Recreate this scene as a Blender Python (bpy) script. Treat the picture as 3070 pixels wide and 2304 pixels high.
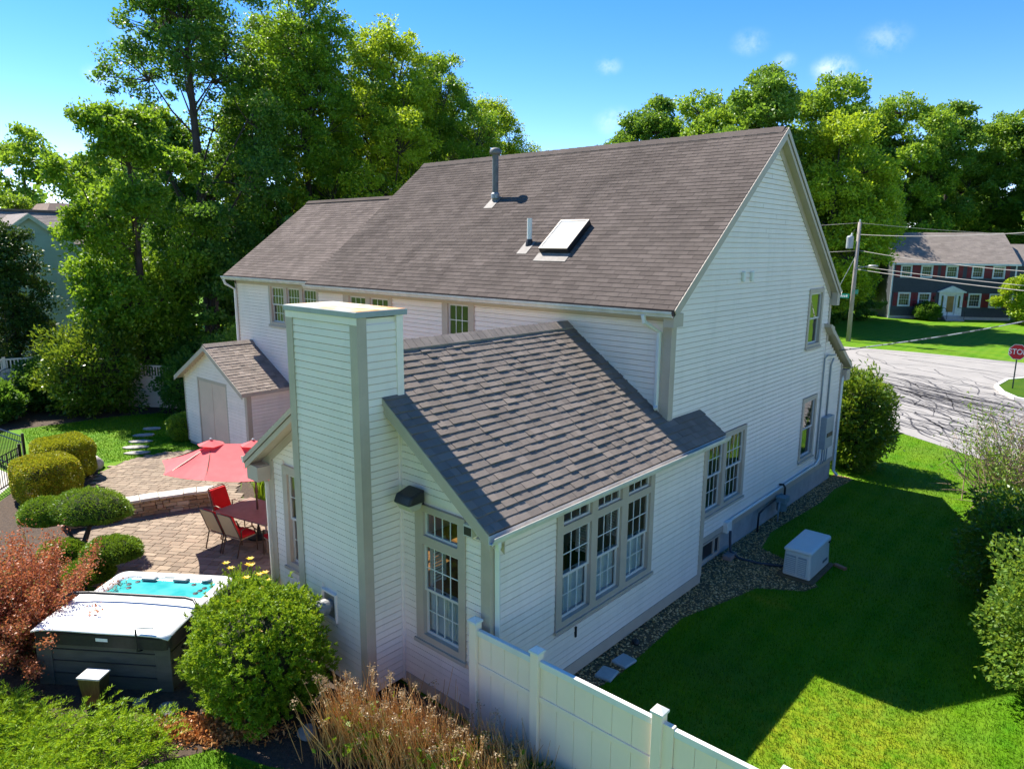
import bpy, math, random
import numpy as np
from mathutils import Vector, Matrix
R = math.radians
random.seed(7)
S = bpy.context.scene
COL = S.collection
for o in list(bpy.data.objects): bpy.data.objects.remove(o)

# ------------------------------------------------------------------ camera
cam = bpy.data.cameras.new('camera'); co = bpy.data.objects.new('camera', cam); COL.objects.link(co)
cam.sensor_width = 36; cam.lens = 24.96; cam.clip_start = 0.1; cam.clip_end = 3000
rt, dn, fw = (0.7474659, 0.66425234, 0.00797185), (0.13293566, -0.13780986, -0.9814971), (-0.65086315, 0.73469536, -0.191311)
co.matrix_world = Matrix(((rt[0], -dn[0], -fw[0], 0), (rt[1], -dn[1], -fw[1], 0), (rt[2], -dn[2], -fw[2], 7.0), (0, 0, 0, 1)))
S.camera = co
S.render.resolution_x = 1024; S.render.resolution_y = 768

# ------------------------------------------------------------------ light
SUN = Vector((-0.788, 0.022, 1.0)).normalized()
EL = math.asin(SUN.z)
AZ = math.atan2(SUN.x, SUN.y)          # clockwise from +Y
w = bpy.data.worlds.new('World'); S.world = w; w.use_nodes = True
nt = w.node_tree; N = nt.nodes; L = nt.links
sky = N.new('ShaderNodeTexSky'); sky.sky_type = 'NISHITA'; sky.sun_disc = False
sky.sun_elevation = EL; sky.sun_rotation = AZ; sky.air_density = 0.5; sky.dust_density = 0.0; sky.ozone_density = 1.0; sky.altitude = 100
bg = N['Background']; bg.inputs['Strength'].default_value = 0.15
hs = N.new('ShaderNodeHueSaturation'); hs.inputs['Saturation'].default_value = 1.38; hs.inputs['Value'].default_value = 1.0; hs.inputs['Hue'].default_value = .514
L.new(sky.outputs[0], hs.inputs['Color'])
tint = N.new('ShaderNodeMix'); tint.data_type = 'RGBA'; tint.blend_type = 'MULTIPLY'; tint.inputs[0].default_value = 1; tint.inputs[7].default_value = (1.2, .90, .69, 1); L.new(hs.outputs[0], tint.inputs[6])   # camera white balance of the sky colour
tc = N.new('ShaderNodeTexCoord')
nz = N.new('ShaderNodeTexNoise'); nz.inputs['Scale'].default_value = 30; nz.inputs['Detail'].default_value = 7; nz.inputs['Roughness'].default_value = .65
L.new(tc.outputs['Generated'], nz.inputs['Vector'])
last = None
# a few small fair-weather clouds, each a soft puff broken up by noise: direction, angular size, density
for (dx, dy, dz, sz, den) in [(-0.9241, 0.3329, 0.1876, 0.026, 0.8), (-0.5511, 0.8032, 0.2261, 0.024, 0.45), (-0.3143, 0.9262, 0.2085, 0.034, 1.0), (-0.4, 0.8833, 0.2446, 0.032, 0.35), (-0.2619, 0.9359, 0.2355, 0.038, 0.35),
                              (-0.3647, 0.9042, 0.2222, 0.02, 0.4), (-0.5494, 0.82, 0.1605, 0.038, 0.4), (-0.903, 0.3629, 0.2301, 0.032, 0.35)]:
    d = Vector((dx, dy, dz)).normalized()
    sub = N.new('ShaderNodeVectorMath'); sub.operation = 'SUBTRACT'; L.new(tc.outputs['Generated'], sub.inputs[0]); sub.inputs[1].default_value = d
    sc = N.new('ShaderNodeVectorMath'); sc.operation = 'MULTIPLY'; L.new(sub.outputs[0], sc.inputs[0]); sc.inputs[1].default_value = (1, 1, 1.5)
    ln = N.new('ShaderNodeVectorMath'); ln.operation = 'LENGTH'; L.new(sc.outputs[0], ln.inputs[0])
    mr = N.new('ShaderNodeMapRange'); mr.interpolation_type = 'SMOOTHERSTEP'; L.new(ln.outputs['Value'], mr.inputs[0])
    mr.inputs[1].default_value = sz * 1.0; mr.inputs[2].default_value = 0; mr.inputs[3].default_value = 0; mr.inputs[4].default_value = den * .75
    if last is None: last = mr.outputs[0]
    else:
        a = N.new('ShaderNodeMath'); a.operation = 'MAXIMUM'; L.new(last, a.inputs[0]); L.new(mr.outputs[0], a.inputs[1]); last = a.outputs[0]
nr = N.new('ShaderNodeMapRange'); L.new(nz.outputs['Fac'], nr.inputs[0]); nr.inputs[1].default_value = .4; nr.inputs[2].default_value = .68
mu = N.new('ShaderNodeMath'); mu.operation = 'MULTIPLY'; mu.use_clamp = True; L.new(last, mu.inputs[0]); L.new(nr.outputs[0], mu.inputs[1])
mx = N.new('ShaderNodeMix'); mx.data_type = 'RGBA'; L.new(mu.outputs[0], mx.inputs[0]); L.new(tint.outputs[2], mx.inputs[6]); mx.inputs[7].default_value = (3.0, 3.2, 3.5, 1)
L.new(mx.outputs[2], bg.inputs['Color'])
sl = bpy.data.lights.new('sun', 'SUN'); sl.energy = 3.4; sl.angle = R(0.53); sl.color = (1, .95, .85)
so = bpy.data.objects.new('sun', sl); COL.objects.link(so); so.rotation_euler = (-SUN).to_track_quat('-Z', 'Y').to_euler(); so.location = (-30, 0, 60)
S.view_settings.view_transform = 'Standard'; S.view_settings.look = 'None'; S.view_settings.gamma = 1; S.view_settings.exposure = 1.78
S.render.engine = 'CYCLES'
S.cycles.max_bounces = 8; S.cycles.transparent_max_bounces = 16; S.cycles.diffuse_bounces = 4; S.cycles.glossy_bounces = 3

# ------------------------------------------------------------------ helpers
ORG = {}
def tag(o, label=None, cat=None, group=None, kind=None):
    if label: o['label'] = label
    if cat: o['category'] = cat
    if group: o['group'] = group
    if kind: o['kind'] = kind
    return o
def thing(name, label, cat, loc=(0, 0, 0), group=None, local=False):
    o = bpy.data.objects.new(name, None); COL.objects.link(o); o.location = loc; o.empty_display_size = .2
    ORG[o.name] = Vector((0, 0, 0)) if local else Vector(loc)
    return tag(o, label, cat, group)
def org(p): return ORG.get(p.name, Vector((0, 0, 0))) if p else Vector((0, 0, 0))
def link(name, me, mat=None, parent=None, loc=None):
    o = bpy.data.objects.new(name, me); COL.objects.link(o)
    if mat is not None:
        for m in (mat if isinstance(mat, (list, tuple)) else [mat]): me.materials.append(m)
    if parent: o.parent = parent; ORG[o.name] = org(parent)
    if loc is not None: o.location = loc
    return o
def copy_tree(o, parent=None):
    c = o.copy(); COL.objects.link(c); c.parent = parent
    for ch in [x for x in o.children]: copy_tree(ch, c)
    return c
def FR(x, y, z, deg): return Matrix.Translation((x, y, z)) @ Matrix.Rotation(R(deg), 4, 'Z')
def FA(o, ax, ay, az):
    ax, ay, az = Vector(ax).normalized(), Vector(ay).normalized(), Vector(az).normalized(); o = Vector(o)
    return Matrix(((ax.x, ay.x, az.x, o.x), (ax.y, ay.y, az.y, o.y), (ax.z, ay.z, az.z, o.z), (0, 0, 0, 1)))
class MB:
    def __init__(s, M=None): s.v = []; s.f = []; s.m = []; s.M = M; s.mi = 0; s.r = None; s.rr = []
    def add(s, vs, fs):
        o = len(s.v)
        s.v += [(s.M @ Vector(v)) if s.M is not None else Vector(v) for v in vs]
        s.f += [tuple(i + o for i in f) for f in fs]; s.m += [s.mi] * len(fs)
        s.rr += [s.r if s.r is not None else 0.0] * len(fs)
        return s
    def hexa(s, p):
        return s.add(p, [(0, 3, 2, 1), (4, 5, 6, 7), (0, 1, 5, 4), (1, 2, 6, 5), (2, 3, 7, 6), (3, 0, 4, 7)])
    def box(s, x0, x1, y0, y1, z0, z1):
        return s.hexa([(x0, y0, z0), (x1, y0, z0), (x1, y1, z0), (x0, y1, z0), (x0, y0, z1), (x1, y0, z1), (x1, y1, z1), (x0, y1, z1)])
    def obox(s, c, hx, hy, hz, deg=0, tilt=None):
        m = FR(c[0], c[1], c[2], deg)
        if tilt is not None: m = m @ tilt
        return s.hexa([tuple(m @ Vector(q)) for q in [(-hx, -hy, -hz), (hx, -hy, -hz), (hx, hy, -hz), (-hx, hy, -hz), (-hx, -hy, hz), (hx, -hy, hz), (hx, hy, hz), (-hx, hy, hz)]])
    def prism(s, pts, ext):
        n = len(pts); e = Vector(ext); a = [Vector(p) for p in pts]
        return s.add(a + [p + e for p in a], [tuple(range(n))[::-1], tuple(range(n, 2 * n))] + [(i, (i + 1) % n, (i + 1) % n + n, i + n) for i in range(n)])
    def tube(s, pts, r, n=8, cap=True):
        pts = [Vector(p) for p in pts]; k = len(pts); rs = r if isinstance(r, (list, tuple)) else [r] * k
        vs = []; pu = None
        for i, p in enumerate(pts):
            t = (pts[min(i + 1, k - 1)] - pts[max(i - 1, 0)]).normalized()
            if pu is None: pu = t.orthogonal().normalized() if abs(t.z) < .95 else Vector((1, 0, 0))
            u = pu - t * pu.dot(t)
            u = u.normalized() if u.length > 1e-6 else t.orthogonal().normalized()
            pu = u; v = t.cross(u)
            for j in range(n):
                a = 2 * math.pi * (j + .5) / n; vs.append(p + (u * math.cos(a) + v * math.sin(a)) * rs[i])
        fs = [(i * n + j, i * n + (j + 1) % n, (i + 1) * n + (j + 1) % n, (i + 1) * n + j) for i in range(k - 1) for j in range(n)]
        if cap: fs += [tuple(range(n))[::-1], tuple(range((k - 1) * n, k * n))]
        return s.add(vs, fs)
    def lathe(s, prof, c=(0, 0, 0), n=16):
        vs = []; k = len(prof)
        for r, z in prof:
            for j in range(n):
                a = 2 * math.pi * j / n; vs.append((c[0] + r * math.cos(a), c[1] + r * math.sin(a), c[2] + z))
        fs = [(i * n + j, i * n + (j + 1) % n, (i + 1) * n + (j + 1) % n, (i + 1) * n + j) for i in range(k - 1) for j in range(n)]
        fs += [tuple(range(n))[::-1], tuple(range((k - 1) * n, k * n))]
        return s.add(vs, fs)
    def blob(s, c, rx, ry, rz, n=10, m=7, noise=.12, rng=random, zmin=-1):
        vs = []; ph = [rng.uniform(0, 6.28) for _ in range(4)]
        for i in range(m + 1):
            t = math.pi * i / m
            for j in range(n):
                a = 2 * math.pi * j / n; k = 1 + noise * (math.sin(3 * a + ph[0] + t) + math.sin(2 * t * 2 + ph[1] + a) + .6 * math.sin(5 * a + ph[2] - 3 * t)) * .6
                vs.append((c[0] + rx * k * math.sin(t) * math.cos(a), c[1] + ry * k * math.sin(t) * math.sin(a), c[2] + rz * max(zmin, k * math.cos(t))))
        fs = [(i * n + j, (i + 1) * n + j, (i + 1) * n + (j + 1) % n, i * n + (j + 1) % n) for i in range(m) for j in range(n)]
        return s.add(vs, fs)
    def holes(s, x0, x1, z0, top, hl, ya, yb):
        """slab between y=ya and yb with rectangular holes; top = list of (x,z) breakpoints or a number"""
        tp = top if isinstance(top, list) else [(x0, top), (x1, top)]
        def tz(x):
            for (a, za), (b, zb) in zip(tp, tp[1:]):
                if a - 1e-6 <= x <= b + 1e-6: return za + (zb - za) * (x - a) / max(b - a, 1e-9)
            return tp[-1][1]
        xs = sorted(set([x0, x1] + [p[0] for p in tp if x0 < p[0] < x1] + [h[i] for h in hl for i in (0, 1) if x0 < h[i] < x1]))
        for a, b in zip(xs, xs[1:]):
            mid = (a + b) / 2; cut = sorted([(h[2], h[3]) for h in hl if h[0] <= mid <= h[1]]); z = z0
            for c0, c1 in cut + [(None, None)]:
                ta, tb = (tz(a), tz(b)) if c0 is None else (c0, c0)
                if min(ta, tb) > z + 1e-4 or max(ta, tb) > z + 1e-4:
                    s.hexa([(a, ya, z), (b, ya, z), (b, yb, z), (a, yb, z), (a, ya, ta), (b, ya, tb), (b, yb, tb), (a, yb, ta)])
                if c1 is not None: z = c1
        return s
    def build(s, name, mat, parent=None, smooth=False, bevel=0, seg=2):
        me = bpy.data.meshes.new(name); o = org(parent)
        me.from_pydata([tuple(v - o) for v in s.v], [], s.f)
        ob = link(name, me, mat, parent)
        if any(s.m): me.polygons.foreach_set('material_index', s.m)
        if smooth: me.polygons.foreach_set('use_smooth', [True] * len(s.f))
        if s.r is not None:
            at = me.attributes.new('rnd', 'FLOAT', 'FACE'); at.data.foreach_set('value', s.rr)
        me.update()
        if bevel:
            b = ob.modifiers.new('bevel', 'BEVEL'); b.width = bevel; b.segments = seg; b.limit_method = 'ANGLE'; b.angle_limit = R(40)
        return ob
def npmesh(name, V, F, rnd=None, smooth=False):
    V = np.asarray(V, np.float32); F = np.asarray(F, np.int32); k = F.shape[1]
    me = bpy.data.meshes.new(name); me.vertices.add(len(V)); me.vertices.foreach_set('co', V.ravel())
    me.loops.add(F.size); me.loops.foreach_set('vertex_index', F.ravel())
    me.polygons.add(len(F)); me.polygons.foreach_set('loop_start', np.arange(0, F.size, k, dtype=np.int32))
    if smooth: me.polygons.foreach_set('use_smooth', np.ones(len(F), bool))
    me.update(calc_edges=True)
    if rnd is not None:
        at = me.attributes.new('rnd', 'FLOAT', 'FACE'); at.data.foreach_set('value', np.asarray(rnd, np.float32))
    return me
def inpoly(P, poly):
    x, y = P[:, 0], P[:, 1]; r = np.zeros(len(P), bool); n = len(poly)
    for i in range(n):
        x1, y1 = poly[i]; x2, y2 = poly[(i + 1) % n]
        c = ((y1 > y) != (y2 > y)); xi = (x2 - x1) * (y - y1) / (y2 - y1 + 1e-12) + x1
        r ^= c & (x < xi)
    return r

# ------------------------------------------------------------------ materials
def nodes(name):
    m = bpy.data.materials.new(name); m.use_nodes = True; t = m.node_tree
    return m, t, t.nodes, t.links, t.nodes['Principled BSDF']
def noise(t, scale, detail=5, rough=.6, stretch=None, rot=None):
    g = t.nodes.new('ShaderNodeNewGeometry'); src = g.outputs['Position']
    if stretch or rot:
        mp = t.nodes.new('ShaderNodeMapping'); t.links.new(src, mp.inputs[0]); mp.inputs['Scale'].default_value = stretch or (1, 1, 1)
        if rot: mp.inputs['Rotation'].default_value = rot
        src = mp.outputs[0]
    n = t.nodes.new('ShaderNodeTexNoise'); n.inputs['Scale'].default_value = scale; n.inputs['Detail'].default_value = detail; n.inputs['Roughness'].default_value = rough
    t.links.new(src, n.inputs['Vector']); return n.outputs['Fac']
def ramp(t, fac, a, b):
    mr = t.nodes.new('ShaderNodeMapRange'); t.links.new(fac, mr.inputs[0]); mr.inputs[1].default_value = a; mr.inputs[2].default_value = b; return mr.outputs[0]
def mixc(t, fac, a, b, mode='MIX'):
    m = t.nodes.new('ShaderNodeMix'); m.data_type = 'RGBA'; m.blend_type = mode
    for s, i in ((fac, 0), (a, 6), (b, 7)):
        if hasattr(s, 'node'): t.links.new(s, m.inputs[i])
        elif i == 0: m.inputs[0].default_value = s
        else: m.inputs[i].default_value = (*s, 1)
    return m.outputs[2]
def math2(t, op, a, b):
    m = t.nodes.new('ShaderNodeMath'); m.operation = op
    for i, s in enumerate((a, b)):
        if hasattr(s, 'node'): t.links.new(s, m.inputs[i])
        else: m.inputs[i].default_value = s
    return m.outputs[0]
def rndval(t):
    oi = t.nodes.new('ShaderNodeObjectInfo'); at = t.nodes.new('ShaderNodeAttribute'); at.attribute_name = 'rnd'
    return math2(t, 'FRACT', math2(t, 'ADD', oi.outputs['Random'], at.outputs['Fac']), 0)
def pm(name, c1, c2=None, scale=6, rough=.65, bump=0, bscale=60, metal=0, spec=.4, rnd=0, c3=None, stretch=None, lo=.35, hi=.65, grime=0, grime_c=(.1, .09, .08), coat=0):
    m, t, n, l, b = nodes(name)
    b.inputs['Roughness'].default_value = rough; b.inputs['Metallic'].default_value = metal; b.inputs['Specular IOR Level'].default_value = spec
    if coat: b.inputs['Coat Weight'].default_value = coat
    col = mixc(t, ramp(t, noise(t, scale, stretch=stretch), lo, hi), c1, c2 or tuple(x * .82 for x in c1))
    if rnd:
        rv = rndval(t)
        if c3: col = mixc(t, ramp(t, rv, .35, 1), col, c3)
        wn = t.nodes.new('ShaderNodeTexWhiteNoise'); wn.noise_dimensions = '1D'; l.new(rv, wn.inputs['W'])
        v = math2(t, 'MULTIPLY_ADD', wn.outputs['Value'], rnd); v.node.inputs[2].default_value = 1 - rnd / 2
        hv = n.new('ShaderNodeHueSaturation'); l.new(col, hv.inputs['Color']); l.new(v, hv.inputs['Value']); col = hv.outputs[0]
    if grime:
        col = mixc(t, math2(t, 'MULTIPLY', ramp(t, noise(t, 1.3, 8, .72, stretch=(1.6, 1.6, .3)), .48, .8), grime), col, grime_c)
    l.new(col, b.inputs['Base Color'])
    if bump:
        bp = n.new('ShaderNodeBump'); bp.inputs['Strength'].default_value = bump; bp.inputs['Distance'].default_value = .02
        l.new(noise(t, bscale, 4), bp.inputs['Height']); l.new(bp.outputs[0], b.inputs['Normal'])
    return m
def leafm(name, ca, cb, tl, trans=.35, rough=.45, cc=None, vary=.5, patch=0):
    """foliage: reflective leaf plus light shining through"""
    m, t, n, l, b = nodes(name)
    rv = rndval(t); col = mixc(t, rv, ca, cb)
    if cc: col = mixc(t, ramp(t, rv, .86, .93), col, cc)
    if patch: col = mixc(t, math2(t, 'MULTIPLY', ramp(t, noise(t, .9, 3), .45, .62), patch), col, tl)
    b.inputs['Roughness'].default_value = rough; b.inputs['Specular IOR Level'].default_value = .3
    l.new(col, b.inputs['Base Color'])
    tr = n.new('ShaderNodeBsdfTranslucent'); l.new(mixc(t, .6, col, tl), tr.inputs['Color'])
    ms = n.new('ShaderNodeMixShader'); ms.inputs[0].default_value = trans
    l.new(b.outputs[0], ms.inputs[1]); l.new(tr.outputs[0], ms.inputs[2]); l.new(ms.outputs[0], n['Material Output'].inputs['Surface'])
    return m
M = {}
M['siding'] = pm('painted siding', (.88, .755, .665), (.84, .72, .635), 2.0, .55, .12, 90, rnd=.05, stretch=(1, 1, 6), grime=.3, grime_c=(.5, .44, .37))
M['trim'] = pm('taupe trim paint', (.49, .40, .32), (.44, .36, .29), 3, .55, .06, 80)
M['sash'] = pm('pale sash paint', (.62, .58, .54), (.56, .53, .5), 3, .5)
M['white'] = pm('white vinyl', (.74, .73, .69), (.68, .67, .63), 2, .45, grime=.15, grime_c=(.45, .43, .38))
M['gutter'] = pm('gutter paint', (.66, .62, .56), (.56, .52, .46), 5, .45, grime=.35, grime_c=(.3, .27, .22))
M['roof'] = pm('brown asphalt shingle', (.130, .107, .095), (.09, .075, .067), 1.4, 1.0, .35, 160, spec=.02, rnd=.3, stretch=(1, .35, .35), lo=.3, hi=.72)
M['roof2'] = pm('blended asphalt shingle', (.215, .178, .15), (.18, .15, .127), 3, 1.0, .5, 140, spec=.02, rnd=.16, c3=(.235, .195, .165))
M['cap'] = pm('ridge cap', (.27, .22, .18), (.21, .172, .142), 5, .9, .4, 140, rnd=.2)
M['roofw'] = pm('wing shingle with reflected light', (.165, .135, .12), (.125, .103, .092), 1.4, 1.0, .35, 160, spec=.02, rnd=.3, stretch=(1, .35, .35))  # main roof shingle with the wing slope's reflected light put into its colour
M['flash'] = pm('dull flashing', (.24, .21, .19), (.17, .15, .135), 6, .7)
M['deck'] = pm('roof underlay', (.035, .033, .032), None, 6, .9)
M['concrete'] = pm('foundation concrete', (.42, .40, .38), (.33, .32, .31), 4, .85, .3, 50, grime=.3, grime_c=(.22, .21, .2))
M['glass'], t, n, l, b = nodes('window glass')
g = n.new('ShaderNodeBsdfGlossy'); g.inputs['Roughness'].default_value = .02; tr = n.new('ShaderNodeBsdfTransparent'); tr.inputs['Color'].default_value = (.82, .86, .84, 1)
lw = n.new('ShaderNodeLayerWeight'); fr = n.new('ShaderNodeMapRange'); l.new(math2(t, 'POWER', lw.outputs['Facing'], 3.0), fr.inputs[0]); fr.inputs[3].default_value = .07; fr.inputs[4].default_value = .95
ms = n.new('ShaderNodeMixShader'); l.new(fr.outputs[0], ms.inputs[0]); l.new(tr.outputs[0], ms.inputs[1]); l.new(g.outputs[0], ms.inputs[2]); l.new(ms.outputs[0], n['Material Output'].inputs['Surface'])
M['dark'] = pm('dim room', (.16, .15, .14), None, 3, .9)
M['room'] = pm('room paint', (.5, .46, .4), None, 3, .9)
M['wood'] = pm('oiled wood', (.36, .17, .055), (.24, .1, .03), 12, .35, stretch=(1, 6, 1), coat=.3)
M['shutter'] = pm('white shutter', (.72, .73, .70), None, 3, .4)
M['black'] = pm('black plastic', (.02, .02, .022), (.03, .03, .032), 20, .45)
M['blackmetal'] = pm('black metal', (.022, .022, .025), None, 9, .35, metal=.2)
M['metal'] = pm('galvanised metal', (.36, .36, .36), (.26, .26, .26), 9, .5, metal=.6)
M['graymetal'] = pm('grey painted metal', (.33, .36, .37), (.29, .31, .32), 6, .45)
M['pipe'] = pm('grey vent pipe', (.17, .17, .17), (.11, .11, .11), 6, .6, grime=.3)
# ================================================================== the house
EXPO = .108
def seg_boards(x0, x1, z0, top, hl, e=EXPO):
    tp = top if isinstance(top, list) else [(x0, top), (x1, top)]
    zmax = max(p[1] for p in tp); out = []; k = 0
    while z0 + k * e < zmax - .02:
        a, z = z0 + k * e, z0 + (k + .5) * e; k += 1
        xs = []
        for (xa, za), (xb, zb) in zip(tp, tp[1:]):     # horizontal cut through the outline
            if (za - z) * (zb - z) < 0: xs.append(xa + (xb - xa) * (z - za) / (zb - za))
        lo, hi = x0, x1
        if tp[0][1] < z: lo = xs[0] if xs else None
        if tp[-1][1] < z and xs: hi = xs[-1]
        if lo is None: continue
        segs = [(lo, hi)]
        for h in hl:
            if h[2] < a + e - .01 and h[3] > a + .01:
                segs = [q for (p0, p1) in segs for q in ((p0, min(p1, h[0])), (max(p0, h[1]), p1)) if q[1] - q[0] > .02]
        out += [(p0, p1, a) for p0, p1 in segs]
    return out
bp = MB(); bp.add([(0, -.032, 0), (1, -.032, 0), (1, -.024, EXPO - .013), (0, -.024, EXPO - .013), (0, 0, 0), (1, 0, 0), (1, 0, EXPO - .013), (0, 0, EXPO - .013)],
                  [(0, 1, 2, 3), (0, 4, 5, 1), (0, 3, 7, 4), (1, 5, 6, 2), (2, 6, 7, 3)])
def board_mesh(mat):
    me = bpy.data.meshes.new('clapboard'); me.from_pydata([tuple(v) for v in bp.v], [], bp.f); me.materials.append(mat); return me
BOARD = board_mesh(M['siding'])
def boards(parent, Mx, segs, split=None, stuff=False, mat=None, mesh=None):
    """lapped boards, each its own object (or one joined mesh)"""
    rng = random.Random(len(segs)); o = org(parent)
    if stuff:
        mb = MB(Mx); mb.r = 0
        for (a, b, z) in segs:
            mb.r = rng.random()
            mb.add([(a, -.032, z), (b, -.032, z), (b, -.024, z + EXPO - .013), (a, -.024, z + EXPO - .013), (a, 0, z), (b, 0, z), (b, 0, z + EXPO - .013), (a, 0, z + EXPO - .013)], [(0, 1, 2, 3), (0, 4, 5, 1), (3, 2, 6, 7)])
        return tag(mb.build('clapboard', mat or M['siding'], parent), kind='stuff')
    for (a, b, z) in segs:
        cuts = [a]
        if split:
            x = a + rng.uniform(.8, split)
            while x < b - .8: cuts.append(x); x += rng.uniform(split * .7, split * 1.3)
        cuts.append(b)
        for p, q in zip(cuts, cuts[1:]):
            g = .0025 if split else 0
            ob = bpy.data.objects.new('clapboard', mesh or BOARD); COL.objects.link(ob); ob.parent = parent
            ob.matrix_local = Matrix.Translation(-o) @ Mx @ Matrix.Translation((p + g, rng.uniform(-.001, .0005), z + rng.uniform(-.0015, .0015))) @ Matrix.Diagonal((q - p - 2 * g, 1, 1, 1))

def unit(parent, Mx, outer, cells, trim=None, sash=None, room=True, proud=.055, sill=True, mun=None, name='window', roomd=1.1, roomm=None):
    """window: casing with one opening per cell, each with sashes, bars, glass; cell = (x0,x1,z0,z1,kind)"""
    trim = trim or M['trim']; sash = sash or M['sash']; mun = mun or M['shutter']
    x0, x1, z0, z1 = outer
    c = MB(Mx); c.holes(x0, x1, z0, z1, [k[:4] for k in cells], -proud, .06)
    win = c.build(name, trim, parent)
    if sill: MB(Mx).box(x0 - .03, x1 + .03, -proud - .035, -proud - .001, z0 - .02, z0 + .035).build('sill', trim, win)
    for (a, b, c0, c1, kind) in cells:
        s = MB(Mx); w_ = .042
        def fr(a, b, c0, c1, y0, y1, w=w_):
            s.box(a, a + w, y0, y1, c0, c1); s.box(b - w, b, y0, y1, c0, c1); s.box(a + w, b - w, y0, y1, c0, c0 + w); s.box(a + w, b - w, y0, y1, c1 - w, c1)
        g = MB(Mx); m = MB(Mx)
        def lights(a, b, c0, c1, y, nx, nz):
            g.add([(a, y, c0), (b, y, c0), (b, y, c1), (a, y, c1)], [(0, 1, 2, 3)])
            for i in range(1, nx): x = a + (b - a) * i / nx; m.box(x - .008, x + .008, y - .009, y - .002, c0, c1)
            for i in range(1, nz): z = c0 + (c1 - c0) * i / nz; m.box(a, b, y - .008, y - .003, z - .008, z + .008)
        if kind[0] == 'd':
            mid = (c0 + c1) / 2
            fr(a, b, mid - .02, c1, -.01, .02); fr(a, b, c0, mid + .02, .022, .052)
            nx, nz = int(kind[1]), int(kind[2])
            if nx: lights(a + w_, b - w_, mid + .022, c1 - w_, .005, nx, nz); lights(a + w_, b - w_, c0 + w_, mid - .022, .037, nx, nz)
            else: lights(a + w_, b - w_, mid + .022, c1 - w_, .005, 1, 1); lights(a + w_, b - w_, c0 + w_, mid - .022, .037, 1, 1)
            MB(Mx).box((a + b) / 2 - .04, (a + b) / 2 + .04, .004, .03, mid + .022, mid + .04).build('latch', M['black'], win)
        else:
            fr(a, b, c0, c1, -.005, .04, .035); lights(a + .035, b - .035, c0 + .035, c1 - .035, .01, int(kind[1]), int(kind[2]))
        s.build('sash', sash, win); g.build('glass', M['glass'], win)
        if m.v: m.build('muntin', mun, win)
        if 's' in kind:      # plantation shutters: lower half closed, upper panels folded half open
            sh = MB(Mx); mid = (c0 + c1) / 2; xm = (a + b) / 2
            for p0, p1 in ((a + .01, xm - .004), (xm + .004, b - .01)):
                sh.box(p0, p0 + .045, .09, .115, c0, mid); sh.box(p1 - .045, p1, .09, .115, c0, mid); sh.box(p0 + .045, p1 - .045, .09, .115, c0, c0 + .06); sh.box(p0 + .045, p1 - .045, .09, .115, mid - .05, mid)
                z = c0 + .085
                while z < mid - .07:
                    sh.hexa([(p0 + .045, .075, z - .02), (p1 - .045, .075, z - .02), (p1 - .045, .08, z - .023), (p0 + .045, .08, z - .023), (p0 + .045, .125, z + .024), (p1 - .045, .125, z + .024), (p1 - .045, .13, z + .02), (p0 + .045, .13, z + .02)])
                    z += .052
                sh.box((p0 + p1) / 2 - .006, (p0 + p1) / 2 + .006, .066, .074, c0 + .08, mid - .07)
            xl = a + .012                                # open upper leaf seen edge on
            sh.box(xl, xl + .025, .09, .13, mid + .01, c1); sh.box(xl, xl + .025, .36, .4, mid + .01, c1)
            z = mid + .05
            while z < c1 - .03: sh.box(xl + .002, xl + .022, .13, .36, z, z + .03); z += .052
            sh.build('shutter', M['shutter'], win)
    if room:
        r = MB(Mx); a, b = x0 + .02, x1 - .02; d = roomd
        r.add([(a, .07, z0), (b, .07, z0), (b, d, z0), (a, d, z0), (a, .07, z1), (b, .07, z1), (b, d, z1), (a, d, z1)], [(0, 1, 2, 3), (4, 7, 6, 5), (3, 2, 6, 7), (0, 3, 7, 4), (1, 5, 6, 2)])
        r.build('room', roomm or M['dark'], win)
    return (x0 + .02, x1 - .02, z0 + .02, z1 - .02)

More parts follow.
